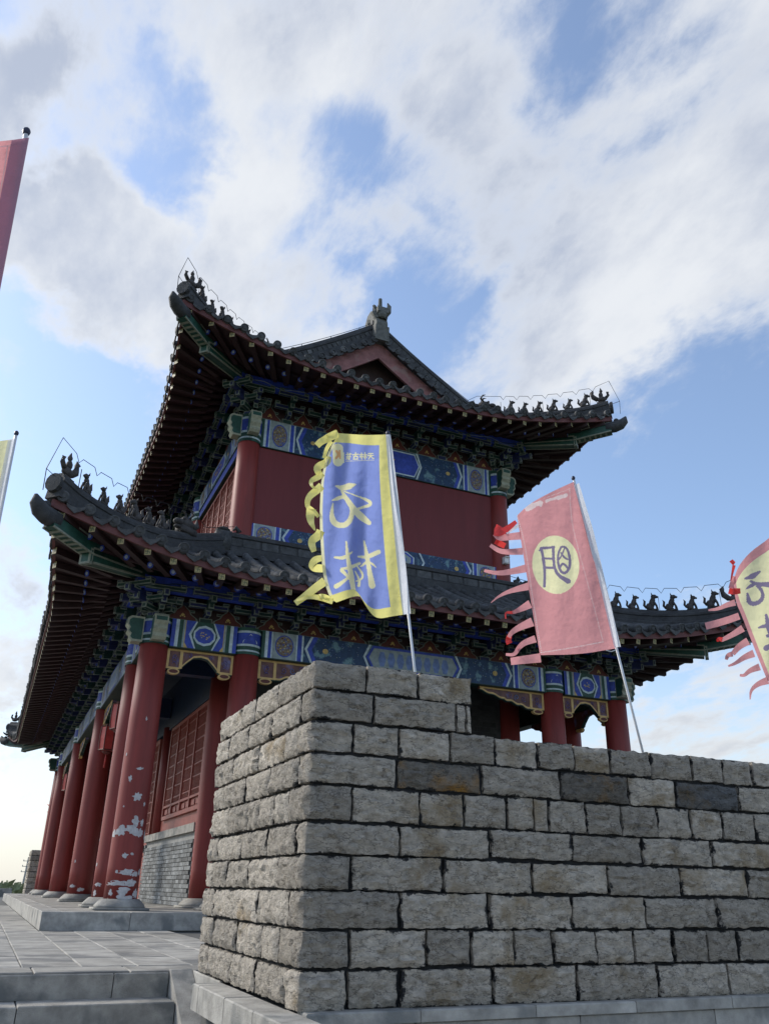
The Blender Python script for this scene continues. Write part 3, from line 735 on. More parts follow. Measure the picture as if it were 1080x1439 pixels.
for nm in ('left', 'right'):
    S = LS[nm]; ys = [(y-YC)*(-1 if nm == 'left' else 1) for y in CYS]; ys.sort()
    for i in range(len(ys)-1):
        beam(S, ys[i]+.2, ys[i+1]-.2, BZ0, BZ1, .15, 'small' if ys[i+1]-ys[i] < 2 else 'low')
        if ys[i+1]-ys[i] < 2: spandrel(S, ys[i]+.2, ys[i+1]-.2, BZ0-.013, 'pair', .04)
        else:
            spandrel(S, ys[i]+.2, ys[i]+1.3, BZ0-.013, 'left', .04); spandrel(S, ys[i+1]-1.3, ys[i+1]-.2, BZ0-.013, 'right', .04)
    for y in ys: column_head(S, y, BZ0, BZ1)
# upper storey beams and belt
UB0, UB1 = 8.24, 8.84; BE0, BE1 = 6.22, 6.60
FU = US['front']
beam(FU, -FU.L+.2, FU.L-.2, UB0, UB1, .10, 'up'); beam(FU, -FU.L+.05, FU.L-.05, BE0, BE1, .12, 'belt')
for a in (-FU.L, FU.L): column_head(FU, a, UB0, UB1)
for nm in ('left', 'right'):
    S = US[nm]; k = -1 if nm == 'left' else 1; yc = (UY0+UY1)/2
    ys = sorted([(y-yc)*k for y in (UY0, 18.05, 23.0, UY1)])
    for i in range(3):
        beam(S, ys[i]+.2, ys[i+1]-.2, UB0+.2, UB1, .12, 'up'); o = beam(S, ys[i]+.2, ys[i+1]-.2, UB0+.02, UB0+.188, .10, None); o.data.materials[0] = BLUE
    for y in ys: column_head(S, y, UB0, UB1)
# ---- corner beam ends (fist-shaped carved heads)
def fist_mesh(H):
    b = MB(); pts = [(0, .02), (.16, .02), (.20, .06), (.185, .12), (.235, .17), (.215, .23), (.255, .28), (.25, .36), (.20, .40), (0, .40)]
    pts = [(x, z*H/.42) for x, z in pts]
    b.prism(pts, -.10, .10, 1); 
    c = Vector((.11, .21*H/.42)); ins = [(c.x+(x-c.x)*.80, c.y+(z-c.y)*.84) for x, z in pts]
    b.prism(ins, -.104, .104, 0)
    b.prism([(.247, .29*H/.42), (.258, .29*H/.42), (.256, .35*H/.42), (.247, .35*H/.42)], -.08, .08, 0)
    b.ball((.10, 0, .20*H/.42), (.035, .108, .04), 8, 5, 2)
    return b.mesh('beam_end', [GREEN, mat('beam_end_edge', (.30, .31, .24), .5, .25, 14), GOLD])
for (S4, X0_, X1_, Y0_, Y1_, z0, z1) in ((LS, CXS[0], CXS[-1], CYS[0], CYS[-1], BZ0, BZ1), (US, UX0, UX1, UY0, UY1, UB0+.1, UB1)):
    me = fist_mesh(z1-z0)
    for (x, y, dirs) in ((X0_, Y0_, ((-1, 0), (0, -1))), (X1_, Y0_, ((1, 0), (0, -1))), (X0_, Y1_, ((-1, 0), (0, 1))), (X1_, Y1_, ((1, 0), (0, 1)))):
        for d in dirs:
            d = Vector((d[0], d[1], 0)); link('beam_end', me, TW, frame(Vector((x, y, z0))+d*.19, d, Vector((0, 0, 1)).cross(d), Vector((0, 0, 1))))
# ---- bracket sets
def bracket_mesh(H, variant):
    b = MB(); k = H/.40; A, Bm = (0, 2) if variant == 0 else (2, 0)
    b.tbox(-.10, .10, -.10, .10, 0, .09*k, A, 1); 
    b.tbox(-.26, .26, -.035, .035, .09*k, .17*k, Bm, 1)
    b.tbox(-.04, .04, -.27, .12, .09*k, .17*k, Bm, 1)
    for x in (-.22, .22): b.tbox(x-.05, x+.05, -.05, .05, .17*k, .215*k, A, 1)
    b.tbox(-.05, .05, -.27, -.17, .17*k, .215*k, A, 1)
    b.tbox(-.30, .30, -.255, -.185, .215*k, .29*k, Bm, 1)
    b.tbox(-.33, .33, -.03, .03, .215*k, .30*k, Bm, 1)
    for x in (-.26, .26):
        b.tbox(x-.05, x+.05, -.27, -.17, .29*k, .335*k, A, 1); b.tbox(x-.05, x+.05, -.05, .05, .30*k, .345*k, A, 1)
    # sloping lever arm with beak
    for (y0, z0, y1, z1) in ((.10, .27*k, -.40, .20*k), (.10, .35*k, -.56, .265*k)):
        b.add([(-.04, y0, z0-.035), (.04, y0, z0-.035), (.04, y0, z0+.045), (-.04, y0, z0+.045), (-.04, y1, z1-.03), (.04, y1, z1-.03), (.03, y1-.04, z1+.07), (-.03, y1-.04, z1+.07)],
              [(0, 1, 5, 4), (1, 2, 6, 5), (2, 3, 7, 6), (3, 0, 4, 7)], A)
        b.tbox(-.042, .042, y1-.03, y1, z1-.03, z1+.072, A, 1, .016)
    b.tbox(-.05, .05, -.50, -.40, .31*k, .36*k, Bm, 1)
    b.tbox(-.30, .30, -.485, -.415, .36*k, .43*k, Bm, 1)
    for x in (-.25, .25): b.tbox(x-.045, x+.045, -.495, -.405, .43*k, .47*k, A, 1)
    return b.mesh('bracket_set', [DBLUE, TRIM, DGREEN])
def flame_mesh(H, w=.25):
    k = H/.40; b = MB()
    pts = [(-w, .02), (w, .02), (w*.92, .07), (w*.55, .13), (w*.42, .20), (w*.12, .27), (0, .31), (-w*.12, .27), (-w*.42, .20), (-w*.55, .13), (-w*.92, .07)]
    pts = [(x, z*k) for x, z in pts]
    b.prism(pts, -.022, 0, 1); c = .12*k
    b.prism([(x*.84, c+(z-c)*.86) for x, z in pts], -.028, -.022, 0)
    for i, (x, z) in enumerate(((0, .10), (-.03, .085), (.03, .085), (0, .13), (-.016, .115), (.016, .115))): b.prism(ngon(x, z*k, .013, .014, 6), -.032, -.028, 2)
    return b.mesh('flame_panel', [FLAME, TRIM, GOLD])
def brackets(S4, z, H, spacing, use):
    me = [bracket_mesh(H, 0), bracket_mesh(H, 1)]; fm = flame_mesh(H)
    for nm in use:
        S = S4[nm]; n = max(1, round(2*S.L/spacing)); 
        for i in range(n+1):
            a = -S.L+2*S.L*i/n
            link('bracket_set', me[i % 2], TW, S.M(a, .0, z))
            if i < n: link('flame_panel', fm, TW, S.M(a+S.L/n, .04, z))
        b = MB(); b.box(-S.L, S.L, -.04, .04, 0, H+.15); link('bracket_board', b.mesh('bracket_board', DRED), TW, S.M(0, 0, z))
    # diagonal set on each corner
    for (x, y, d) in ((S4['left'].c.x, S4['front'].c.y, (-1, -1)), (S4['right'].c.x, S4['front'].c.y, (1, -1)), (S4['left'].c.x, S4['back'].c.y, (-1, 1)), (S4['right'].c.x, S4['back'].c.y, (1, 1))):
        d = Vector((d[0], d[1], 0)).normalized(); Yl = -d; Xl = Yl.cross(Vector((0, 0, 1)))
        link('bracket_set', me[0], TW, frame(Vector((x, y, z)), Xl, Yl*1.38, Vector((0, 0, 1))))
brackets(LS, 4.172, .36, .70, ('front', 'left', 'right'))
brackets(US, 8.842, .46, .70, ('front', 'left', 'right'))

# ---- roofs
class Roof:
    def __init__(s, x0, x1, y0, y1, z0, k1, k2, lift, Sq, ext, Df):
        s.S = sides(x0, x1, y0, y1); s.z0 = z0; s.k1 = k1; s.k2 = k2; s.lift = lift; s.Sq = Sq; s.ext = ext; s.Df = Df
    def h(s, side, a, d):
        q = max(0, 1-max(0, (side.L-abs(a)))/s.Sq)**2.1; return q*max(0, 1-d/s.Df)**1.3
    def plan(s, side, a, d):
        h = s.h(side, a, d); al = max(0, 1-max(0, (side.L-d-abs(a)))/s.Sq); sg = 1 if a >= 0 else -1
        return a+sg*s.ext*h*al, -(d-s.ext*h)
    def pt(s, side, a, d, dz=0.0):
        aa, out = s.plan(side, a, d); return side.p(aa, out, s.z0+s.k1*d+s.k2*d*d+s.lift*s.h(side, a, d)+dz)
    def lin(s, side, a, d, z, slope):
        aa, out = s.plan(side, a, d); return side.p(aa, out, z+slope*d+s.lift*s.h(side, a, d))
    def hip(s, sx, sy, d, dz=0.0):   # point on a hip; sx: left/right, sy: front/back
        S = s.S['front' if sy < 0 else 'back']; a = (S.L-d)*(sx if sy < 0 else -sx); return s.pt(S, a, d, dz)
def disc_mesh(r=.076):
    b = MB(); M = Matrix.Rotation(pi/2, 4, 'X'); b.lathe([(r*.92, -.055), (r, -.05), (r, .005), (r*.80, .010), (r*.76, .002), (r*.45, .002), (r*.40, .010), (.001, .014)], 14, 0, M)
    return b.mesh('tile_end', TILE)
def drip_mesh(w=.125):
    b = MB(); pts = [(-w, .03), (-w*.9, -.015), (-w*.55, -.05), (-w*.22, -.075), (0, -.095), (w*.22, -.075), (w*.55, -.05), (w*.9, -.015), (w, .03), (w*.5, .0), (0, -.012), (-w*.5, .0)]
    b.prism(pts, -.012, .012); return b.mesh('drip_tile', TILE)
DISC = disc_mesh(); DRIP = drip_mesh()
def fly_mesh():
    b = MB(); s = .045
    b.add([(-s, 0, -s), (s, 0, -s), (s, 0, s), (-s, 0, s), (-s, 1, -s), (s, 1, -s), (s, 1, s), (-s, 1, s)], [(0, 3, 7, 4), (0, 4, 5, 1), (1, 5, 6, 2), (2, 6, 7, 3)], 0)
    b.add([(-s, 0, -s), (s, 0, -s), (s, 0, s), (-s, 0, s)], [(0, 1, 2, 3)], 1)
    t = .0085; e = -.004      # fret lines on the end
    for (x0, x1, z0, z1) in ((-.032, .032, -.004, .004), (-.004, .004, -.032, .032), (.0, .032, .024, .032), (-.032, 0, -.032, -.024), (-.032, -.024, 0, .032), (.024, .032, -.032, 0)):
        b.add([(x0, e, z0), (x1, e, z0), (x1, e, z1), (x0, e, z1)], [(0, 1, 2, 3)], 2)
    return b.mesh('flying_rafter', [DRED, mat('rafter_end_gold', (.36, .30, .15), .5, .3, 20), mat('rafter_end_green', (.05, .085, .05), .5, .3, 20)])
def round_mesh():
    b = MB(); r = .05; n = 10
    vs = [(r*cos(2*pi*i/n), 0, r*sin(2*pi*i/n)) for i in range(n)]+[(r*cos(2*pi*i/n), 1, r*sin(2*pi*i/n)) for i in range(n)]
    b.add(vs, [(i, n+i, n+(i+1) % n, (i+1) % n) for i in range(n)], 0)
    b.add([(r*cos(2*pi*i/n), 0, r*sin(2*pi*i/n)) for i in range(n)], [tuple(range(n))], 1)
    b.add([(r*.55*cos(2*pi*i/n), -.003, r*.55*sin(2*pi*i/n)) for i in range(n)], [tuple(range(n))], 2)
    return b.mesh('rafter', [DRED, BLUE, mat('rafter_pearl', (.30, .36, .48), .5, .2, 20)])
FLY = fly_mesh(); RND = round_mesh()
def figure_mesh(kind):
    b = MB()
    if kind == 'beast':      # seated animal, looking along -Y
        b.box(-.05, .05, -.10, .10, 0, .025)
        b.ball((0, .045, .085), (.052, .07, .07)); b.ball((0, 0, .14), (.045, .052, .085)); b.ball((0, -.02, .20), (.040, .046, .055))
        b.ball((0, -.045, .262), (.036, .055, .042)); b.ball((0, -.095, .250), (.022, .03, .022))
        for x in (-.026, .026):
            b.tube([(x, -.04, .16), (x, -.075, .09), (x, -.085, .02)], [.022, .017, .02], 6); b.ball((x*1.5, .03, .05), (.028, .06, .045))
            b.tube([(x, -.02, .285), (x*1.2, -.008, .335)], [.016, .003], 5)
        b.tube([(0, .10, .06), (0, .135, .12), (0, .12, .19), (0, .145, .235)], [.02, .024, .02, .004], 6)
    elif kind == 'rider':    # figure on a bird
        b.box(-.05, .05, -.10, .10, 0, .02)
        b.ball((0, 0, .10), (.055, .11, .06)); b.tube([(0, -.08, .12), (0, -.135, .18), (0, -.12, .25), (0, -.16, .25)], [.035, .03, .028, .004], 6)
        b.tube([(0, .08, .10), (0, .16, .17), (0, .18, .28), (0, .15, .33)], [.045, .05, .04, .006], 6); b.ball((0, .01, .20), (.04, .045, .07)); b.ball((0, 0, .29), (.032, .034, .04)); b.tube([(0, 0, .32), (0, .01, .37)], [.02, .005], 5)
    else:                    # horned dragon head facing -Y
        b.box(-.08, .08, -.12, .20, 0, .10); b.ball((0, .02, .16), (.10, .16, .11)); b.ball((0, -.15, .15), (.07, .09, .055)); b.ball((0, -.14, .07), (.055, .08, .03))
        for x in (-.05, .05):
            b.tube([(x, .02, .22), (x*1.5, .08, .32), (x*1.3, .03, .40), (x*1.5, -.03, .40)], [.03, .025, .018, .004], 6); b.ball((x*1.1, -.08, .22), .03)
        b.tube([(0, .15, .15), (0, .26, .22), (0, .24, .34)], [.07, .05, .006], 6)
    return b.mesh('ridge_figure', FIG, True)
FIGS = {k: figure_mesh(k) for k in ('beast', 'rider', 'dragon')}
RIDGE0 = [(-.11, -.05), (.11, -.05), (.11, .05), (.085, .06), (.085, .13), (.10, .14), (.10, .175), (.07, .19), (.06, .225), (.02, .245), (-.02, .245), (-.06, .225), (-.07, .19), (-.10, .175), (-.10, .14), (-.085, .13), (-.085, .06), (-.11, .05)]
RIDGE = [(x_*1.12, z_*1.3) for x_, z_ in RIDGE0]

FSC = (1.0, .92, 1.04)
def build_roof(R, name, dmax, fly_z, rnd_z, purl_out_d, purl_z, use, tile_sp=.29, raft_sp=.33, hip_end=2.6, nfig=6, figsp=.26):
    roof = MB(); eave = MB(); stuff_t = MB()
    for nm, S in R.S.items():
        dm = dmax[nm]; n = int(2*S.L/.2); m = 9
        for i in range(n):
            a0 = -S.L+2*S.L*i/n; a1 = -S.L+2*S.L*(i+1)/n
            for j in range(m):
                q = []
                for (a, t) in ((a0, j/m), (a1, j/m), (a1, (j+1)/m), (a0, (j+1)/m)):
                    d = min(dm, max(.0, S.L-abs(a)))*t; q.append(R.pt(S, a, d, -.015))
                roof.add(q, [(0, 1, 2, 3)])
            # soffit boards
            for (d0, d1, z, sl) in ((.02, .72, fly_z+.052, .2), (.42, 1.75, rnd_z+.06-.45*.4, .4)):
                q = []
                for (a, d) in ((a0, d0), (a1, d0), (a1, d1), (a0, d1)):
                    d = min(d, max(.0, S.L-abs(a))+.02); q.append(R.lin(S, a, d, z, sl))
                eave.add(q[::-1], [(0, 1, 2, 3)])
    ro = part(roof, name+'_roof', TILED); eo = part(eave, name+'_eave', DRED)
    for nm, S in R.S.items():
        single = nm in use
        # fascia under the tiles
        fb = MB(); n = 60; pa = [-S.L+2*S.L*i/n for i in range(n+1)]
        fb.sweep([(-.02, -.055), (.02, -.055), (.02, .055), (-.02, .055)], [R.lin(S, a, .015, fly_z+.10, 0) for a in pa])
        fb.build('fascia_board', FASCIA, eo)
        # rafters
        n = round(2*(S.L-.12)/raft_sp)
        for i in range(n+1):
            a = -(S.L-.12)+2*(S.L-.12)*i/n; sg = 1 if a > 0 else -1; core = S.L-2.5
            def fan(a, d, k):
                if abs(a) <= core: return a
                return sg*(core+(abs(a)-core)*k)
            e = R.lin(S, a, .03, fly_z, .2); st_ = R.lin(S, fan(a, 0, .72), .78, fly_z, .2)
            e2 = R.lin(S, fan(a, 0, .93), .45, rnd_z-.45*.4, .4); st2 = R.lin(S, fan(a, 0, .34), 1.72, rnd_z-.45*.4, .4)
            if single:
                link('flying_rafter', FLY, eo, bar_matrix(e, st_)); link('rafter', RND, eo, bar_matrix(e2, st2))
            else:
                for me, M in ((FLY, bar_matrix(e, st_)), (RND, bar_matrix(e2, st2))):
                    eo_ = M; vs = [tuple(v.co) for v in me.vertices]; fs = [tuple(p.vertices) for p in me.polygons]; stuff_t.add(vs, fs, 0, M)
        # tiles
        n = round(2*(S.L-.1)/tile_sp)
        for i in range(n+1):
            a = -(S.L-.1)+2*(S.L-.1)*i/n
            dm = min(dmax[nm], S.L-abs(a))
            e0 = R.pt(S, a, -.05, .035); e1 = R.pt(S, a, .06, .035); Yd = (e1-e0).normalized()
            Xd = Yd.cross(Vector((0, 0, 1))).normalized(); Zd = Xd.cross(Yd)
            M = frame(e0, Xd, Yd, Zd)
            am = a+(S.L-.1)/n
            f0 = R.pt(S, am, -.045, -.01); f1 = R.pt(S, am, .06, -.01); Y2 = (f1-f0); Y2.z *= .3; Y2.normalize(); X2 = Y2.cross(Vector((0, 0, 1))).normalized(); M2 = frame(f0, X2, Y2, X2.cross(Y2))
            row = None
            if dm > .18:
                row = MB(); k = max(2, int(dm/.30)); path = []; rad = []
                for j in range(k):
                    for t, r in ((0, .072), (.97, .064)): path.append(R.pt(S, a, -.03+(dm+.0)*(j+t)/k, .012)); rad.append(r)
                row.tube(path, rad, 10)
            if single:
                link('tile_end', DISC, ro, M @ Matrix.Translation((random.uniform(-.008, .008), random.uniform(-.01, .012), random.uniform(-.008, .008))) @ Matrix.Rotation(random.uniform(-.07, .07), 4, 'X'))
                if i < n: link('drip_tile', DRIP, ro, M2 @ Matrix.Translation((random.uniform(-.01, .01), random.uniform(-.012, .012), random.uniform(-.012, .008))) @ Matrix.Rotation(random.uniform(-.09, .09), 4, 'Y'))
                if row: row.build('tile_row', TILE, ro, True)
            else:
                stuff_t.add([tuple(v.co) for v in DISC.vertices], [tuple(p.vertices) for p in DISC.polygons], 1, M)
                stuff_t.add([tuple(v.co) for v in DRIP.vertices], [tuple(p.vertices) for p in DRIP.polygons], 1, M2)
                if row: stuff_t.v, k0 = stuff_t.v, len(stuff_t.v); stuff_t.add(row.v, row.f, 1)
    tag(part(stuff_t, 'eave_pieces', [DRED, TILE], ro), kind='stuff')
    # eave purlin boards with pale waves
    for nm in ('front', 'left', 'right'):
        S = R.S[nm]; d = purl_out_d; L = S.L-d+.03
        b = MB(); b.box(-L, L, 0, .12, -.11, .10); o = link('eave_purlin', b.mesh('eave_purlin', BLUE), eo, S.M(0, -d, purl_z))
        wv = MB(); n = int(2*L/.05)
        for ph, mi in ((0, 0), (.9, 1)):
            pts = [(-L+2*L*i/n, -.004, .055*sin((-L+2*L*i/n)*6.2+ph*2)*abs(sin((-L+2*L*i/n)*3.1+ph))-.02) for i in range(n+1)]
            wv.tube(pts, .009 if mi == 0 else .007, 4, mi)
        wv.build('wave_pattern', [mat('wave_pale', (.19, .23, .32), .5, .2, 9), DGREEN], o)
    # hips: ridge, figures, corner beams
    for sx, sy in ((-1, -1), (1, -1), (-1, 1), (1, 1)):
        path = [R.hip(sx, sy, .0+(hip_end)*t/14, .02) for t in range(15)]
        path[0] = path[0]+Vector((0, 0, .02))
        rg = MB(); rg.sweep(RIDGE, path); tip = path[0]; dr = (path[0]-path[1]).normalized()
        M = bar_matrix(tip+dr*.06, tip-dr*.1); rg.lathe([(.11, -.02), (.13, 0), (.13, .05)], 12, 0, frame(tip+Vector((0, 0, .13)), dr.cross(Vector((0, 0, 1))).normalized(), Vector((0, 0, 1)), dr))
        rg.build('hip_ridge', TILED, ro)
        flat = Vector((dr.x, dr.y, 0)).normalized()
        def pos(d): return R.hip(sx, sy, d, .33)
        def place(kind, d, s=1):
            p = pos(d); Y = Matrix.Rotation(random.uniform(-.2, .2), 3, 'Z') @ -flat; s = s*random.uniform(.9, 1.08); link('ridge_figure', FIGS[kind], ro, frame(p, Y.cross(Vector((0, 0, 1)))*s, Y*s, Vector((0, 0, 1))*s))
        place('rider', .09, 1.12)
        for k in range(nfig): place('beast', .09+figsp*(k+1), FSC[k % 3])
        place('dragon', .09+figsp*(nfig+1)+.18, 1.05)
        # lightning wire looped round the figures
        if sy < 0:
            w = MB(); pts = []
            pts.append(R.hip(sx, sy, -.04, .0)+flat*.12); pts.append(R.hip(sx, sy, -.0, .30)+flat*.2); pts.append(R.hip(sx, sy, .03, .86)+flat*.08)
            for k in range(nfig+1):
                d = .09+figsp*k
                pts += [pos(d+.055)+Vector((0, 0, .46)), pos(d+.095)+Vector((0, 0, .36)), pos(d+.135)+Vector((0, 0, .45))]
            w.tube(pts, .006, 4)
            for k in range(0, nfig+1, 3): d = .09+figsp*k+.135; w.tube([pos(d), pos(d)+Vector((0, 0, .30))], .006, 4)
            w.tube([R.hip(sx, sy, -.0, .30)+flat*.2, R.hip(sx, sy, .0, .26)], .006, 4)
            pts = [pts[-1]]+[pos(.09+figsp*(nfig+1)+.3*j)+Vector((0, 0, .42 if j < 2 else .14)) for j in range(1, 5)]
            w.tube(pts, .006, 4); w.build('lightning_wire', WIRE, ro)
        # corner beams
        def cb(d, z): 
            p = R.hip(sx, sy, max(d, 0)); S = R.S['front']; h = R.lift*R.h(S, S.L-max(d, 0), max(d, 0)); q = Vector((p.x, p.y, z+h));
            return q+flat*max(0, -d)*1.414
        X = flat.cross(Vector((0, 0, 1)))
        lower = [cb(2.0, rnd_z+.52), cb(1.1, rnd_z+.18), cb(.46, rnd_z-.17)]
        upper = [cb(1.1, fly_z+.30), cb(.46, fly_z+.0), cb(.02, fly_z-.13)]
        cbm = MB(); pr = [(-.085, -.10), (.085, -.10), (.085, .10), (-.085, .10)]
        cbm.sweep(pr, lower, 0); cbm.sweep(pr, upper, 0)
        o = cbm.build('corner_beam', GREEN, eo)
        tr = MB()
        for base in (lower, upper):
            for s in (-1, 1):
                for zz in (-.10, .10): tr.sweep([(s*.085-.012, zz-.012), (s*.085+.012, zz-.012), (s*.085+.012, zz+.012), (s*.085-.012, zz+.012)], base)
        e = lower[-1]; M = frame(e, X, flat, Vector((0, 0, 1))); tr.tbox(-.088, .088, 0, .06, -.13, .09, 1, 0, .03, M)
        for k in range(7):   # belly ribs of the upper beam
            t = k/7; p = upper[1].lerp(upper[2], t); tr.box(-.085, .085, -.02, .02, -.118, -.10, 0, frame(p, X, flat, Vector((0, 0, 1))))
        tr.build('beam_trim', [mat('corner_beam_trim', (.20, .22, .18), .55, .3, 14), GREEN], o)
        bt = MB(); e = upper[-1]; pa = [e-flat*.10+Vector((0, 0, .03)), e+flat*.08+Vector((0, 0, .03)), e+flat*.20+Vector((0, 0, .06)), e+flat*.29+Vector((0, 0, .14)), e+flat*.32+Vector((0, 0, .23))]
        bt.tube(pa, [.12, .125, .115, .085, .02], 10); bt.ball(tuple(e+flat*.12+Vector((0, 0, .17))), (.06, .06, .05)); bt.build('beam_tip_beast', TILED, eo, True)
    return ro, eo

RL = Roof(.22, 11.66, 10.965, 30.9, 4.585, .36, .05, LIFT_L, 3.3, .28, 2.4)
RL_dm = 13.62-10.965
lroof, leave = build_roof(RL, 'lower', {'front': RL_dm, 'left': 2.66, 'right': 2.66, 'back': RL_dm}, 4.395, 4.45, 1.08, 4.60, ('front', 'left'), hip_end=2.7, nfig=6, figsp=.215)
RU = Roof(1.66, 10.22, 12.38, 29.42, 9.33, .40, .0385, LIFT_U, 3.6, .30, 2.6)
GY = 14.35
uroof, ueave = build_roof(RU, 'upper', {'front': GY-12.38+.1, 'left': 4.28, 'right': 4.28, 'back': GY-12.38+.1}, 9.14, 9.20, 1.05, 9.42, ('front', 'left'), hip_end=2.5, nfig=6, figsp=.20)
# ---- wall ridge where the lower roof meets the upper storey
rb = MB()
zt = RL.z0+RL.k1*2.65+RL.k2*2.65**2
prof = [(-.13, -.12), (.13, -.12), (.13, .04), (.10, .06), (.10, .20), (.13, .22), (.13, .27), (.08, .31), (-.08, .31), (-.13, .27), (-.13, .22), (-.10, .20), (-.10, .06), (-.13, .04)]
x0, x1, y0, y1 = 2.78, 9.10, 13.52, 28.30
for a, b_ in (((x0-.1, y0), (x1+.1, y0)), ((x0, y1), (x0, y0-.1)), ((x1, y0-.1), (x1, y1))): rb.sweep(prof, [(a[0], a[1], zt), (b_[0], b_[1], zt)])
rb.build('wall_ridge', TILED, lroof)
for (a, b_, S_) in ((x0, x1, (0, -1)), (y0, y1, (-1, 0))):      # separate ridge blocks
    t = a
    while t < min(b_, a+7) - .3:
        q = MB(); q.box(0, .30, -.012, .0, -.07, .07); 
        M = frame(Vector((t+.02, y0-.10, zt+.13)), (1, 0, 0), (0, 1, 0), (0, 0, 1)) if S_[1] else frame(Vector((x0-.10, t+.32, zt+.13)), (0, -1, 0), (1, 0, 0), (0, 0, 1))
        link('ridge_block', q.mesh('ridge_block', TILE), lroof, M); t += .34
for (x, y, s) in ((x0, y0, -1), (x1, y0, 1)):                   # corner ornaments
    q = MB(); q.box(-.17, .17, -.17, .17, -.05, .36); q.lathe([(.10, .36), (.13, .40), (.17, .42), (.10, .47), (.02, .49)], 10)
    for d in (0, pi/2): q.tube([Matrix.Rotation(d, 3, 'Z') @ Vector(p) for p in ((-s*.1 if d == 0 else .1, 0, .30), (-s*.28 if d == 0 else .28, 0, .34), (-s*.36 if d == 0 else .36, 0, .45), (-s*.28 if d == 0 else .28, 0, .52), (-s*.22 if d == 0 else .22, 0, .45))], [.09, .08, .06, .05, .02], 8)
    link('ridge_ornament', q.mesh('ridge_ornament', TILE, True), lroof, Matrix.Translation((x, y, zt)) @ Matrix.Diagonal((.8, .8, .85, 1)))
# ---- upper roof: gable, main ridge, slope ridges
def zu(x): d = min(x-1.66, 10.22-x); return RU.z0+RU.k1*d+RU.k2*d*d
rz = zu(XC)
for gy, sg in ((GY, -1), (29.42-(GY-12.38), 1)):
    g = MB(); n = 16
    xs_ = [XC-2.5+5.0*i/n for i in range(n+1)]
    top = [(x, zu(x)-.06) for x in xs_]; bot = [(x, zu(x)-.50) for x in xs_]
    for i in range(n): g.prism([bot[i], bot[i+1], top[i+1], top[i]], gy+sg*.22, gy+sg*.16)
    o = part(g, 'bargeboard', GABLE, uroof)
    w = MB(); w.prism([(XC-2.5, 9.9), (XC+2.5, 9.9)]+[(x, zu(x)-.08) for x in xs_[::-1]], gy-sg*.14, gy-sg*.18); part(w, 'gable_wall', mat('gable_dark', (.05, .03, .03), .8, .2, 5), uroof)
    # tiles edging the gable
    for s in (-1, 1):
        k = 0; x = .16
        while x < 2.55:
            X = XC+s*x; p = Vector((X, gy+sg*.37, zu(X)-.02)); M = frame(p, (-sg, 0, 0), (0, -sg, 0), (0, 0, 1))
            link('tile_end', DISC, uroof, M)
            X = XC+s*(x+.12); p = Vector((X, gy+sg*.36, zu(X)-.06)); link('drip_tile', DRIP, uroof, frame(p, (-sg, 0, 0), (0, -sg, 0), (0, 0, 1)))
            x += .24
        pth = [(XC+s*2.62*(1-t/12), gy+sg*.10, zu(XC+s*2.62*(1-t/12))+.10) for t in range(13)]
        r = MB(); r.sweep([(x_*1.2, z_*1.1) for x_, z_ in RIDGE], pth); r.sweep([(-.24, -.14), (.24, -.14), (.24, -.05), (-.24, -.05)], pth); r.build('slope_ridge', TILED, uroof)
        for t in range(1, 24):
            f_ = t/24; xx = XC+s*2.62*(1-f_); zz_ = zu(xx)+.10; sl = (zu(xx+.05)-zu(xx-.05))/.1; an = math.atan(sl)
            q = MB(); q.box(-.048, .048, -.012, .012, .075, .165); link('ridge_block', q.mesh('ridge_block', TILE), uroof, Matrix.Translation((xx, gy+sg*.10+sg*.118, zz_)) @ Matrix.Rotation(-an, 4, 'Y'))
        q = pth[0]; link('ridge_figure', FIGS['dragon'], uroof, frame(Vector(q)+Vector((0, 0, .2)), (0, -s, 0), (-s, 0, 0), (0, 0, 1)))
        if sg < 0:
            wr = MB(); wp = [Vector(p)+Vector((0, 0, .47)) for p in pth]; wr.tube(wp, .007, 4)
            for p in wp[1::3]: wr.tube([p, p-Vector((0, 0, .2))], .008, 4)
            wr.build('lightning_wire', WIRE, uroof)
mr_ = MB(); mr_.sweep([(x_*1.4, z_*1.9) for x_, z_ in RIDGE], [(XC, GY-.2, rz+.05), (XC, 27.6, rz+.05)]); mr_.build('main_ridge', TILED, uroof)
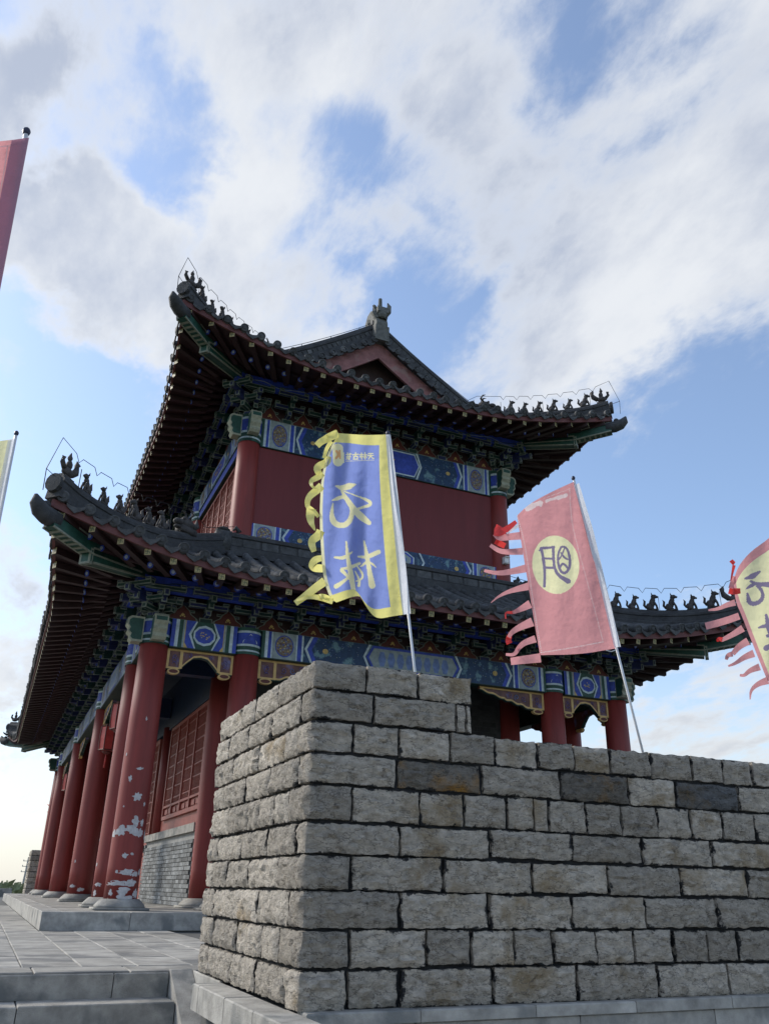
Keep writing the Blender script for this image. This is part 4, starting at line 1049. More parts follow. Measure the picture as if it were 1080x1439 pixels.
for gy, sg in ((GY, -1), (27.5, 1)):
    q = MB(); pts = [(.42, 0), (-.16, 0), (-.17, .30), (-.12, .44), (-.22, .52), (-.20, .64), (-.06, .58), (.02, .66), (.14, .74), (.30, .72), (.40, .60), (.38, .44), (.28, .40), (.22, .50), (.30, .56), (.24, .62), (.14, .54), (.14, .40), (.30, .30), (.44, .30)]
    q.prism([(a*-sg*1.0, z) for a, z in (pts if sg < 0 else pts[::-1])], -.11, .11, ax='yz'); q.box(-.135, .135, -.19, .0, -.1, .22); q.tube([(0, -.05, .55), (0, -.05, .92)], [.05, .035], 8); q.tube([(.05, -.12, .42), (.12, -.15, .58), (.15, -.13, .74), (.12, -.12, .82)], [.07, .06, .04, .008], 6); q.tube([(-.06, -.10, .42), (-.13, -.08, .55), (-.12, -.06, .70), (-.04, -.05, .66)], [.07, .06, .045, .01], 6); q.ball((0, -.17, .5), (.10, .06, .10)); q.ball((.0, .25, .56), (.135, .12, .13))
    link('ridge_dragon', q.mesh('ridge_dragon', mat('ridge_dragon_grey', (.115, .12, .115), .8, .35, 14, .5, 40)), uroof, Matrix.Translation((XC, gy+sg*.18, rz-.02)) @ Matrix.Scale(1.22, 4))
    if sg < 0:
        wr = MB()
        for (dx, dy, s) in ((0, -.05, 1), (.08, -.17, .8), (-.05, .25, .8)):
            c = Vector((XC+dx, gy-.18+dy, rz+.72*s+.1)); wr.tube([c+Vector((.10*cos(t*.5)*.7, 0, .12*sin(t*.5))) for t in range(0, 8)], .006, 4)
        wr.build('lightning_wire', WIRE, uroof)

# ---- walls
def wall(name, m, x0, x1, y0, y1, z0, z1, parent=TW): b = MB(); b.box(x0, x1, y0, y1, z0, z1); return part(b, name, m, parent)
uw = wall('upper_wall', WALLRED, UX0+.1, UX1-.1, UY0-.06, UY0+.10, 6.605, 8.235)
wall('upper_wall', WALLRED, UX1-.1, UX1+.06, UY0, UY1, 5.6, 8.9); wall('upper_wall', WALLRED, UX0, UX1, UY1-.1, UY1+.05, 5.6, 8.9)
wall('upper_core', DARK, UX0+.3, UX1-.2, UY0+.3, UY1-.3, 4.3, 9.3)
for (x, y, r) in ((UX1+.03-.02, UY0-.235, 1),):     # white lamp housing on the upper corner column
    q = MB(); q.box(-.055, .055, -.09, 0, -.07, .07); q.box(-.045, .045, -.10, -.09, -.055, .055); q.box(-.02, .02, 0, .04, -.02, .02); q.box(-.055, .055, -.13, -.09, .055, .07)
    lp = link('wall_lamp', q.mesh('wall_lamp', WHITE), None, Matrix.Translation((UX1-.02, UY0-.225, 6.72))); tag(lp, 'small white box lamp on the upper right corner column', 'lamp')
# lattice panels
def lattice(parent, w, h, name='lattice', pitch=.105, m=LATT):
    b = MB(); t = .017; 
    def clip(p, q):
        (x0, z0), (x1, z1) = p, q; t0, t1 = 0, 1; dx, dz = x1-x0, z1-z0
        for pp, qq in ((-dx, x0), (dx, w-x0), (-dz, z0), (dz, h-z0)):
            if abs(pp) < 1e-9:
                if qq < 0: return None
            else:
                r = qq/pp
                if pp < 0: t0 = max(t0, r)
                else: t1 = min(t1, r)
        return None if t0 >= t1 else ((x0+dx*t0, z0+dz*t0), (x0+dx*t1, z0+dz*t1))
    k = -int(h/pitch)-1
    for sgn in (1, -1):
        for i in range(k, int((w+h)/pitch)+2):
            x = i*pitch; c = clip((x, 0), (x+sgn*h, h)) if sgn > 0 else clip((x, 0), (x-h, h))
            if c:
                (ax, az), (bx_, bz) = c; L = math.hypot(bx_-ax, bz-az); an = math.atan2(bz-az, bx_-ax); M = Matrix.Translation((ax, 0 if sgn > 0 else .012, az)) @ Matrix.Rotation(-an, 4, 'Y')
                b.box(0, L, -.008, .008, -t/2, t/2, 0, M)
    i = pitch
    while i < h: b.box(0, w, -.010, .004, i-t/2, i+t/2); i += pitch*2
    return b.build(name, m, parent)
def window(S, a0, a1, z0, z1, out, n, sill_panels=0, parent=TW):
    L = a1-a0; H = z1-z0; f = MB(); t = .07
    f.box(0, L, -.03, .05, 0, t); f.box(0, L, -.03, .05, H-t, H)
    for i in range(n+1):
        x = (L-t)*i/n; f.box(x, x+t, -.032, .052, t+.001, H-t-.001)
    lowz = t
    if sill_panels:
        lowz = .26; f.box(0, L, -.028, .045, .22, .26)
        for i in range(n):
            x0 = (L-t)*i/n+t; x1 = (L-t)*(i+1)/n; w = (x1-x0)
            f.box(x0+.001, x1-.001, .02, .04, t, .22)
            for k in range(2): f.box(x0+.05+k*w/2, x0+w/2-.05+k*w/2, .0, .02, t+.03, .19)
    o = link('window', f.mesh('window', LATT), parent, S.M(a0, out, z0))
    for i in range(n):
        x0 = (L-t)*i/n+t; x1 = (L-t)*(i+1)/n; l = lattice(o, x1-x0, H-t-lowz); l.location = (x0, 0, lowz)
    p = MB(); p.box(.02, L-.02, .055, .06, .02, H-.02); p.build('window_backing', mat('window_dark_red', (.022, .010, .010), .5, .2, 6), o)
    return o
IS = sides(3.10, 8.78, 13.9, 27.9); IL = IS['left']; iyc = (13.9+27.9)/2
def al(y): return -(y-iyc)
window(IL, al(17.68), al(14.35), 1.66, 3.44, .05, 4, True)
# brick dado under the window
dado = MB(); dado.box(0, 4.75, .03, .3, 0, 1.10); dd = link('brick_dado', dado.mesh('brick_dado', BRICKJ), TW, IL.M(al(18.9), .14, .2))
bm = MB(); bm.box(-.113, .113, -.0, .04, -.0285, .0285); bme = bm.mesh('brick', BRICKM)
bh = MB(); bh.box(-.053, .053, -.0, .04, -.0285, .0285); bhe = bh.mesh('brick', BRICKM)
zz = .035; rr = 0
while zz < 1.08:
    x = .118-(.118 if rr % 2 else 0)
    if rr % 2: link('brick', bhe, dd, Matrix.Translation((.057, -.006, zz))); x = .118+.118
    while x < 4.70 and len(dd.children) < 300: link('brick', bme, dd, Matrix.Translation((x, -.004+random.uniform(-.003, .003), zz))); x += .236
    zz += .066; rr += 1
endw = MB(); endw.box(0, .02, .03, .3, 0, 1.10); endw.build('dado_end', mat('dado_end_dark', (.08, .083, .085), .85, .3, 10), dd).location = (4.752, 0, 0)
cap = MB(); cap.box(-.02, 4.80, -.03, .32, 1.10, 1.23); cap.build('dado_cap', GRAN, dd)
sillb = MB(); sillb.box(0, 4.4, .02, .12, 0, .235); link('sill_board', sillb.mesh('sill_board', LATT), TW, IL.M(al(18.7), .04, 1.432))
post = MB(); post.lathe([(.14, 0), (.14, 2.1)], 16); link('post', post.mesh('post', RED, True), TW, Matrix.Translation((3.08, 18.15, 1.43)))
# doors further along
for (y0, y1, k) in ((18.95, 22.8, 4), (23.2, 27.6, 4)):
    L = y1-y0
    for i in range(k):
        a0 = al(y1)+L*i/k; w = L/k-.02
        f = MB(); t = .08
        f.box(0, w, -.03, .03, 0, .14); f.box(0, w, -.03, .03, 3.1, 3.2); f.box(0, t, -.031, .031, .141, 3.099); f.box(w-t, w, -.031, .031, .141, 3.099)
        for z in (.85, 1.05, 1.12): f.box(t, w-t, -.028, .028, z, z+.06)
        f.box(t, w-t, .0, .02, .14, .85); f.box(t+.06, w-t-.06, -.02, 0, .25, .75)
        o = link('door', f.mesh('door', LATT), TW, IL.M(a0, .05, .22)); l = lattice(o, w-2*t, 1.92); l.location = (t, 0, 1.18)
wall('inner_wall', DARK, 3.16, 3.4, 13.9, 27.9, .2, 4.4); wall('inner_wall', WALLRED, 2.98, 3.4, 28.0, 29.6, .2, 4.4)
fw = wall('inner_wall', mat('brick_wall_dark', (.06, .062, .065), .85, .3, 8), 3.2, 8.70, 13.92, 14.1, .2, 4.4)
# brick courses on the inner front wall, only where the big bay opens
zz = 2.1; rr = 0; cnt = 0; dbm = bm.mesh('brick', mat('brick_dark', (.045, .047, .05), .85, .3, 12, .4, 60, rnd=.3))
while zz < 4.1:
    x = 5.2+(.12 if rr % 2 else 0)
    while x < 8.5 and cnt < 290: link('brick', dbm, fw, frame(Vector((x, 13.912, zz)), (1.25, 0, 0), (0, 1, 0), (0, 0, 1.5))); x += .30; cnt += 1
    zz += .10; rr += 1
wall('inner_wall', WALLRED, 8.72, 8.86, 13.9, 27.9, .2, 4.4)
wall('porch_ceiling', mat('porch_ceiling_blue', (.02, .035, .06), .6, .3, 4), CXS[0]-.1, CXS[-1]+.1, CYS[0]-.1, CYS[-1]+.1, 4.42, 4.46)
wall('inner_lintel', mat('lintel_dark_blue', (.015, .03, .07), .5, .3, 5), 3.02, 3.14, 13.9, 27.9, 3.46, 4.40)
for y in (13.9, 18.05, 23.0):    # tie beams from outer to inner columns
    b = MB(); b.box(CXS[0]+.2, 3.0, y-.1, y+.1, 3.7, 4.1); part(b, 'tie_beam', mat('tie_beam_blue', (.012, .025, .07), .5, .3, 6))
# upper storey windows on the left side
yc = (UY0+UY1)/2
for (y0, y1) in ((14.15, 17.8), (18.3, 22.75), (23.25, 27.6)): window(US['left'], -(y1-yc), -(y0-yc), 6.3, 8.22, .0, 6)

# ------------------------------------------------------------------ lanterns
def lantern(y, z, label, x=1.78):
    o = empty('lantern', (x, y, z)); tag(o, label, 'lantern', 'red lanterns hung along the colonnade')
    b = MB(); n = 6; b.lathe([(.10, -.24), (.15, -.22), (.16, 0), (.15, .22), (.10, .24)], n); b.build('shade', LANT, o)
    f = MB()
    for i in range(n):
        a = 2*pi*i/n; f.tube([(.152*cos(a), .152*sin(a), -.22), (.162*cos(a), .162*sin(a), 0), (.152*cos(a), .152*sin(a), .22)], .010, 5)
    for zz in (-.225, .225): f.lathe([(.155, zz-.012), (.165, zz), (.155, zz+.012)], n)
    f.lathe([(.09, .24), (.10, .27), (.03, .29)], 8); f.lathe([(.03, -.30), (.08, -.27), (.09, -.24)], 8); f.build('frame', LANTF, o)
    t = MB(); t.tube([(0, 0, -.30), (.004, 0, -.40), (.0, .006, -.55)], [.008, .022, .016], 6); t.build('tassel', LANT, o)
    h = MB(); h.tube([(0, 0, .28), (0, 0, 3.74-z)], .006, 4); h.build('cord', WIRE, o)
    return o
lantern(16.05, 3.30, 'red lantern nearest the corner column, higher of the overlapping pair')
lantern(17.5, 3.12, 'red lantern just left of the nearer one, lower of the overlapping pair')
lantern(26.4, 3.15, 'small red lantern far down the colonnade, between the last columns')

# ------------------------------------------------------------------ flags
CL_BLUE = cloth_mat('cloth_blue', (.23, .30, .68), .62); CL_YEL = cloth_mat('cloth_yellow', (.80, .75, .26), .55); CL_PALEY = cloth_mat('cloth_pale_yellow', (.78, .76, .50), .55)
CL_WHITE = cloth_mat('cloth_white', (.80, .82, .88), .5); CL_PINK = cloth_mat('cloth_pink', (.66, .30, .32), .6); CL_RED = cloth_mat('cloth_red', (.70, .05, .045), .4)
CL_CREAM = cloth_mat('cloth_cream', (.86, .84, .52), .55); INK = cloth_mat('flag_ink', (.24, .20, .32), .5); INKY = cloth_mat('flag_yellow_ink', (.86, .82, .50), .5); INKP = cloth_mat('flag_pale_ink', (.82, .66, .66), .5); INKO = cloth_mat('flag_orange_ink', (.80, .42, .16), .5)
def interp(pts, t):
    n = len(pts)-1; s = [0]
    for i in range(n): s.append(s[-1]+math.hypot(pts[i+1][0]-pts[i][0], pts[i+1][1]-pts[i][1]))
    d = t*s[-1]
    for i in range(n):
        if d <= s[i+1] or i == n-1:
            k = (d-s[i])/(s[i+1]-s[i]+1e-9); return Vector((pts[i][0]+(pts[i+1][0]-pts[i][0])*k, pts[i][1]+(pts[i+1][1]-pts[i][1])*k))
def smooth(pts, it=2):
    for _ in range(it):
        q = [pts[0]]
        for a, b in zip(pts, pts[1:]): q += [(a[0]*.75+b[0]*.25, a[1]*.75+b[1]*.25), (a[0]*.25+b[0]*.75, a[1]*.25+b[1]*.75)]
        pts = q+[pts[-1]]
    return pts
class Flag:
    """cloth hanging from a pole; outline read from the photo, carried to the pole's distance, with its own folds in depth"""
    def __init__(s, name, label, Y, top, bot, hoist, free, tip, base, amp, kx, ky, pole_r=.009, ground=0.0, group='banner flags on the wall top', pole_end=None):
        s.Y = Y; s.top = smooth(top); s.bot = smooth(bot); s.hoist = hoist; s.free = smooth(free); s.amp = amp; s.kx = kx; s.ky = ky; s.x0 = hoist[0][0]
        a = aty(*tip, Y); b = aty(*base, Y); d = (a-b); k = (b.z-ground)/d.z; b2 = b-d*k
        s.o = empty(name, b2); tag(s.o, label, 'flag', group); s.org = b2
        m = MB(); m.tube([Vector((0, 0, 0)), a-b2], pole_r, 8); m.build('pole', METAL, s.o, True)
        m = MB(); m.ball(tuple(a-b2+d.normalized()*.012), (pole_r*1.7, pole_r*1.7, pole_r*2.2), 8, 6); m.build('finial', mat('finial_dark', (.02, .025, .06), .4, .1), s.o, True)
    def w(s, p, off=0.0):
        dx = abs(p[0]-s.x0); fold = s.amp*min(1, dx/30)*(sin(dx*s.kx+p[1]*s.ky)+.45*sin(dx*s.kx*2.3-p[1]*s.ky*1.7+1.3)); 
        return aty(p[0], p[1], s.Y+fold+off)-s.org
    def uv(s, u, v):
        T = interp(s.top, u); B = interp(s.bot, u); L = interp(s.hoist, v); R = interp(s.free, v)
        c = T*(1-v)+B*v+L*(1-u)+R*u - (Vector(s.top[0])*(1-u)*(1-v)+Vector(s.top[-1])*u*(1-v)+Vector(s.bot[0])*(1-u)*v+Vector(s.bot[-1])*u*v)
        return c
    def patch(s, name, m, u0, u1, v0, v1, nu=12, nv=24, off=0.0):
        b = MB(); vs = [s.w(s.uv(u0+(u1-u0)*i/nu, v0+(v1-v0)*j/nv), off) for j in range(nv+1) for i in range(nu+1)]
        b.add(vs, [(j*(nu+1)+i, j*(nu+1)+i+1, (j+1)*(nu+1)+i+1, (j+1)*(nu+1)+i) for j in range(nv) for i in range(nu)]); return b.build(name, m, s.o, True)
    def ribbons(s, name, m, strokes, off=-.004, parent=None):
        b = MB()
        for st in strokes:
            pts = st[0]; ws = st[1]; sp = smooth(pts, 2); n = max(6, len(sp)); vs = []
            for i in range(n+1):
                t = i/n; p = interp(sp, t); q = interp(sp, min(1, t+.02))-interp(sp, max(0, t-.02)); q.normalize(); nrm = Vector((-q.y, q.x))
                k = t*(len(ws)-1); j = min(int(k), len(ws)-2); wd = ws[j]+(ws[j+1]-ws[j])*(k-j)
                vs += [s.w(p+nrm*wd/2, off), s.w(p-nrm*wd/2, off)]
            b.add(vs, [(2*i, 2*i+1, 2*i+3, 2*i+2) for i in range(n)]); off -= .0006
        return b.build(name, m, parent or s.o, True)
    def raster(s, base_m, u0, u1, v0, v1, nu, nv, layers):
        """one sheet of cloth cut into its dyed fields: layers = (name, material, strokes or ('disc', centre, rx, ry, rot))"""
        import numpy as np
        P2 = [[s.uv(u0+(u1-u0)*i/nu, v0+(v1-v0)*j/nv) for i in range(nu+1)] for j in range(nv+1)]
        A = np.array([[(p.x, p.y) for p in r] for r in P2]); Cn = (A[:-1, :-1]+A[1:, 1:])/2
        own = np.zeros((nv, nu), int)
        for li, (nm, m, sh) in enumerate(layers):
            if sh[0] == 'disc':
                _, c, rx, ry, rot = sh; dx = Cn[..., 0]-c[0]; dy = Cn[..., 1]-c[1]
                own[((dx*cos(rot)+dy*sin(rot))/rx)**2+((-dx*sin(rot)+dy*cos(rot))/ry)**2 < 1] = li+1; continue
            for pts, ws in sh:
                sp = smooth(pts, 2); n = max(12, 4*len(sp))
                for i in range(n+1):
                    t = i/n; p = interp(sp, t); k = t*(len(ws)-1); j = min(int(k), len(ws)-2); r = (ws[j]+(ws[j+1]-ws[j])*(k-j))/2
                    own[(Cn[..., 0]-p.x)**2+(Cn[..., 1]-p.y)**2 < r*r] = li+1
        W3 = [[s.w(p) for p in r] for r in P2]
        for li, (nm, m) in enumerate([('cloth', base_m)]+[(a, b) for a, b, _ in layers]):
            idx = {}; b = MB()
            def vid(j, i):
                if (j, i) not in idx: idx[(j, i)] = len(b.v); b.v.append(tuple(W3[j][i]))
                return idx[(j, i)]
            for j, i in zip(*np.nonzero(own == li)):
                b.f.append((vid(j, i), vid(j, i+1), vid(j+1, i+1), vid(j+1, i))); b.m.append(0)
            if b.f: b.build(nm, m, s.o, True)
    def ellipse(s, name, m, c, rx, ry, rot=0, off=-.003, n=32, rings=6):
        b = MB(); vs = [s.w(Vector(c), off)]
        for r in range(1, rings+1):
            for i in range(n):
                a = 2*pi*i/n; x, y = rx*cos(a)*r/rings, ry*sin(a)*r/rings; vs.append(s.w(Vector((c[0]+x*cos(rot)-y*sin(rot), c[1]+x*sin(rot)+y*cos(rot))), off))
        fs = [(0, 1+i, 1+(i+1) % n) for i in range(n)]
        for r in range(rings-1): fs += [(1+r*n+i, 1+(r+1)*n+i, 1+(r+1)*n+(i+1) % n, 1+r*n+(i+1) % n) for i in range(n)]
        b.add(vs, fs); return b.build(name, m, s.o, True)
    def streamer(s, pts, w0, w1, m, twist=0.0, depth=.04, seed=0):
        """ribbon tail leaving the free edge, curling in depth"""
        p0 = pts[0]; fx = min(s.free, key=lambda q: abs(q[1]-p0[1]))[0]
        if p0[0] > fx+1.5: pts = [(fx+1.0, p0[1])]+[p for p in pts[1:] if p[0] < fx+1.0]
        if len(pts) < 2: pts = [pts[0], (pts[0][0]-4, pts[0][1]+4)]
        sp = smooth(pts, 2); n = 18; b = MB(); vs = []; rng = random.Random(seed); ph = rng.uniform(0, 6)
        for i in range(n+1):
            t = i/n; p = interp(sp, t); q = interp(sp, min(1, t+.03))-interp(sp, max(0, t-.03)); q.normalize(); nrm = Vector((-q.y, q.x)); wd = (w0+(w1-w0)*t)/2
            an = twist*t; dz = depth*sin(ph+t*4)*t; k = wd*cos(an); e = wd*sin(an)*.0037
            P = aty(p.x+nrm.x*k, p.y+nrm.y*k, s.Y+dz+e+s.dep(pts[0])) - s.org; Q = aty(p.x-nrm.x*k, p.y-nrm.y*k, s.Y+dz-e+s.dep(pts[0]))-s.org; vs += [P, Q]
        b.add(vs, [(2*i, 2*i+1, 2*i+3, 2*i+2) for i in range(n)]); return b.build('streamer', m, s.o, True)
    def dep(s, p):
        dx = abs(p[0]-s.x0); return s.amp*min(1, dx/30)*(sin(dx*s.kx+p[1]*s.ky)+.45*sin(dx*s.kx*2.3-p[1]*s.ky*1.7+1.3))
FY = 4.72
# blue flag
def Z(x, y): return (400+x/3.995, 590+y/3.995)
fb = Flag('banner_flag', 'blue flag with yellow border and curling yellow tails above the stone corner block', FY,
  [Z(583, 82), Z(450, 86), Z(300, 75)], [Z(690, 1090), Z(600, 1103), Z(520, 1120), Z(470, 1075), Z(435, 998), Z(400, 985), Z(290, 1025)], [Z(583, 82), Z(690, 1090)],
  [Z(300, 75), Z(240, 190), Z(210, 300), Z(200, 400), Z(195, 560), Z(205, 750), Z(215, 880), Z(250, 1000), Z(290, 1025)], (545, 611), (582, 938), .036, .075, .012)
fb.patch('border', CL_YEL, .06, .185, 0, 1, 6, 40); fb.patch('border', CL_YEL, .185, 1, 0, .058, 20, 3); fb.patch('border', CL_YEL, .185, 1, .945, 1, 24, 3)
fb.patch('border', CL_PALEY, .965, 1, .058, .945, 2, 40); fb.patch('sleeve', CL_WHITE, -.035, .06, 0, 1, 4, 30, -.012)
def S_(Zf, strokes): k = {'Z': 3.3, 'Q': 4.2, 'V': 5.0}[Zf.__name__]; return [([Zf(*p) for p in pts], [w/k for w in ws]) for pts, ws in strokes]
BIG = S_(Z, [
  ([(288, 372), (325, 385), (360, 372), (398, 362)], [8, 26, 30, 6]),
  ([(318, 398), (345, 440), (385, 500), (430, 545), (472, 578)], [10, 22, 28, 34, 22]),
  ([(335, 402), (400, 425), (450, 445), (482, 462), (478, 480), (440, 490), (395, 505)], [5, 5, 7, 14, 16, 12, 10]),
  ([(268, 452), (300, 440), (330, 430), (350, 455)], [6, 18, 16, 12]),
  ([(362, 460), (380, 510), (372, 555), (345, 590), (305, 594), (272, 575), (262, 530), (270, 470)], [20, 20, 24, 26, 26, 28, 16, 6]),
  ([(345, 684), (352, 770), (372, 870), (388, 975)], [8, 20, 26, 20]),
  ([(282, 772), (330, 778), (378, 742)], [10, 18, 6]), ([(318, 835), (360, 832), (420, 806)], [8, 18, 12]), ([(288, 935), (320, 915), (362, 880)], [22, 16, 10]),
  ([(320, 845), (345, 870), (362, 895)], [18, 14, 8]), ([(405, 820), (440, 868), (432, 895), (402, 905)], [6, 10, 10, 6]), ([(395, 850), (420, 900), (415, 930)], [6, 10, 14]),
  ([(445, 682), (460, 760), (475, 850), (490, 930)], [8, 20, 22, 30]), ([(412, 768), (460, 772), (525, 742)], [8, 20, 22]), ([(470, 795), (500, 815), (512, 828)], [8, 10, 4]), ([(462, 790), (440, 815), (425, 822)], [8, 12, 6])])
EMB = S_(Z, [([(298, 162), (300, 232)], [48, 48])])
MARK = S_(Z, [([(290, 175), (305, 195), (288, 215)], [10, 14, 10]), ([(308, 172), (310, 215)], [8, 8])])
SMALL = S_(Z, [([(330, 185), (331, 240)], [5, 5]), ([(345, 232), (500, 226)], [3, 3]),
  ([(345, 195), (372, 192)], [5, 5]), ([(352, 185), (356, 222)], [5, 5]), ([(345, 208), (370, 206)], [5, 5]), ([(366, 188), (362, 222)], [5, 6]), ([(345, 222), (352, 210)], [4, 4]),
  ([(382, 196), (412, 193)], [5, 5]), ([(397, 185), (397, 205)], [5, 5]), ([(386, 206), (408, 205)], [5, 5]), ([(387, 206), (388, 221)], [5, 5]), ([(408, 205), (408, 221)], [5, 5]), ([(386, 221), (409, 220)], [5, 5]),
  ([(420, 196), (440, 194)], [5, 5]), ([(430, 186), (432, 221)], [5, 5]), ([(420, 208), (440, 206)], [5, 5]), ([(450, 185), (452, 221)], [5, 5]), ([(443, 198), (460, 196)], [5, 5]), ([(450, 200), (444, 214)], [4, 4]), ([(453, 200), (460, 212)], [4, 4]),
  ([(470, 190), (494, 188)], [5, 5]), ([(467, 201), (497, 199)], [5, 5]), ([(482, 190), (480, 205), (470, 220)], [5, 5, 4]), ([(482, 200), (490, 214), (499, 217)], [5, 5, 5])])
fb.raster(CL_BLUE, .185, .965, .058, .945, 150, 330, [('lettering', INKY, BIG), ('emblem', INKY, EMB), ('emblem_mark', INKO, MARK), ('header_lettering', INKY, SMALL)])
for k, (pts, w0, w1, tw) in enumerate([
  ([(300, 75), (250, 100), (205, 120), (180, 145)], 34, 34, .5), ([(285, 65), (230, 95), (195, 120)], 14, 30, 1.2), ([(262, 120), (235, 160), (220, 215)], 20, 16, .3),
  ([(285, 205), (240, 240), (175, 265), (195, 305)], 30, 46, .9), ([(240, 300), (190, 320), (140, 345), (160, 385), (190, 385)], 28, 34, 1.6), ([(242, 370), (180, 395), (130, 435), (125, 490), (160, 520)], 36, 34, 1.2),
  ([(118, 478), (160, 505), (190, 545)], 14, 20, .6), ([(150, 500), (140, 560), (170, 620)], 44, 40, 1.4), ([(250, 622), (190, 650), (145, 680), (165, 740)], 38, 44, 1.0),
  ([(210, 775), (165, 785), (150, 830), (215, 835)], 26, 50, .8), ([(225, 905), (170, 945), (120, 985), (60, 1030)], 40, 34, .7), ([(270, 1020), (210, 1000), (140, 990), (65, 1015)], 26, 30, 1.3), ([(255, 1005), (200, 985), (185, 1000)], 22, 30, 1.0)]):
    fb.streamer([Z(*p) for p in pts], w0/3.2, w1/3.2, CL_YEL, tw, .05, k)
# pink flag
def Q(x, y): return (680+x/4.796, 660+y/4.796)
fp = Flag('banner_flag', 'pink flag with a yellow disc and dark seal character, right of the blue flag', FY,
  [Q(600, 82), Q(450, 150), Q(300, 232), Q(220, 310)], [Q(882, 1205), Q(650, 1245), Q(375, 1250)], [Q(600, 82), Q(700, 420), Q(882, 1205)], [Q(220, 310), Q(275, 650), Q(300, 800), Q(340, 1050), Q(375, 1250)], (805.5, 674), (902, 1055), .022, .05, .010)
fp.patch('sleeve', CL_WHITE, -.075, .012, .02, .995, 3, 30, -.006)
fp.raster(CL_PINK, 0, 1, 0, 1, 150, 300, [('stitch_line', INKP, S_(Q, [([(575, 130), (580, 260), (595, 400), (700, 780), (800, 1160)], [6, 6, 6]), ([(800, 1160), (600, 1200), (385, 1232)], [6, 6]), ([(222, 312), (275, 500), (330, 900), (384, 1232)], [7, 7]), ([(575, 130), (400, 195)], [4, 3])])), ('disc', CL_CREAM, ('disc', Q(481, 641), 158/4.796, 197/4.796, radians(-6))), ('lettering', INK, S_(Q, [([(372, 545), (385, 528), (420, 528), (470, 522)], [10, 18, 14, 14]), ([(382, 530), (398, 600), (408, 690), (405, 785)], [16, 18, 16, 16]), ([(463, 522), (466, 600), (472, 665), (500, 715), (565, 752)], [16, 16, 16, 20, 30]),
  ([(398, 598), (465, 600)], [12, 12]), ([(405, 660), (472, 662)], [14, 14]),
  ([(520, 520), (497, 560), (495, 630), (515, 690), (545, 700), (575, 665), (578, 600), (562, 540), (540, 518), (518, 522)], [12, 12, 14, 16, 16, 16, 14, 12]), ([(515, 560), (545, 600), (572, 605)], [9, 12, 8]), ([(540, 530), (525, 570), (505, 605)], [8, 10, 8]), ([(505, 665), (530, 625), (565, 668)], [12, 14, 12])])), ('header_lettering', INKP, S_(Q, [([(292, 262), (330, 242)], [34, 34]), ([(345, 235), (378, 225)], [24, 30]), ([(380, 245), (390, 222)], [12, 12]), ([(420, 212), (445, 200)], [20, 14]), ([(455, 200), (485, 190)], [14, 18]), ([(500, 190), (525, 180)], [26, 20]), ([(535, 180), (550, 172)], [20, 22])]))])
for k, (pts, w0, w1, m, tw) in enumerate([
  ([(215, 350), (160, 395), (110, 425), (65, 420)], 26, 60, CL_RED, .5), ([(75, 385), (110, 400), (130, 420), (105, 450)], 40, 30, CL_RED, .8), ([(75, 480), (110, 500), (140, 515)], 40, 40, CL_RED, .4), ([(235, 375), (190, 400), (150, 430)], 22, 14, CL_WHITE, .4),
  ([(262, 445), (170, 452), (100, 462), (72, 430)], 52, 40, CL_PINK, .3), ([(275, 550), (170, 555), (100, 550), (40, 508)], 48, 26, CL_PINK, .3), ([(288, 665), (180, 688), (90, 700), (0, 680)], 54, 20, CL_PINK, .2),
  ([(300, 785), (180, 815), (100, 850), (45, 897)], 52, 5, CL_PINK, .2), ([(310, 905), (235, 945), (190, 965)], 58, 22, CL_PINK, .3), ([(225, 950), (190, 965), (140, 960), (145, 1005)], 26, 12, CL_RED, .9), ([(325, 1025), (230, 1065), (180, 1100), (165, 1130)], 62, 26, CL_PINK, .3), ([(170, 1120), (160, 1150), (170, 1172)], 34, 44, CL_RED, .3),
  ([(345, 1140), (270, 1165), (230, 1200), (205, 1250), (145, 1245)], 50, 18, CL_PINK, .3), ([(240, 1185), (215, 1225), (200, 1252)], 12, 12, CL_RED, .2), ([(380, 1268), (280, 1280), (178, 1292)], 62, 50, CL_PINK, .1)]):
    fp.streamer([Q(*p) for p in pts], w0/4.8, w1/4.8, m, tw, .04, 40+k)
ti = MB(); ti.tube([fp.w(Vector(Q(820, 1218)), -.02), fp.w(Vector(Q(855, 1226)), -.03), fp.w(Vector(Q(886, 1215)), -.02)], .003, 5); ti.build('tie_cord', WHITE, fp.o)
# yellow flag at the right
def V(x, y): return (960+x/5.533, 740+y/5.533)
fy = Flag('banner_flag', 'cream yellow flag with pink border and pink tails, rightmost', FY,
  [(1133, 690), (1105, 730), (1080, 757), V(520, 190), V(420, 310), V(385, 420)], [(1195, 950), (1140, 962), V(650, 1200)], [(1133, 690), (1195, 950)], [V(385, 420), V(400, 580), V(450, 690), V(530, 900), V(650, 1200)], (1132, 684), (1215, 1040), .03, .05, .012)
fy.patch('border', CL_PINK, .03, 1, 0, .07, 20, 3); fy.patch('border', CL_PINK, .95, 1, .07, .94, 3, 24); fy.patch('border', CL_PINK, .03, 1, .94, 1, 20, 3); fy.patch('sleeve', CL_WHITE, -.06, .03, .0, 1, 3, 24, -.006)
fy.raster(CL_CREAM, .03, .95, .07, .94, 120, 220, [('lettering', INK, S_(V, [([(475, 405), (530, 390), (590, 350)], [12, 40, 14]), ([(520, 425), (570, 450), (664, 450), (760, 455)], [16, 30, 40, 30]), ([(485, 485), (530, 455), (560, 440)], [8, 26, 20]), ([(575, 460), (615, 510), (610, 570), (550, 605), (505, 590), (495, 520)], [26, 24, 28, 30, 34, 14]),
  ([(640, 690), (655, 760), (700, 900)], [20, 46, 40]), ([(585, 785), (640, 770), (740, 760)], [14, 36, 40]), ([(650, 850), (720, 840)], [24, 24]), ([(640, 945), (700, 910)], [40, 24])]))])
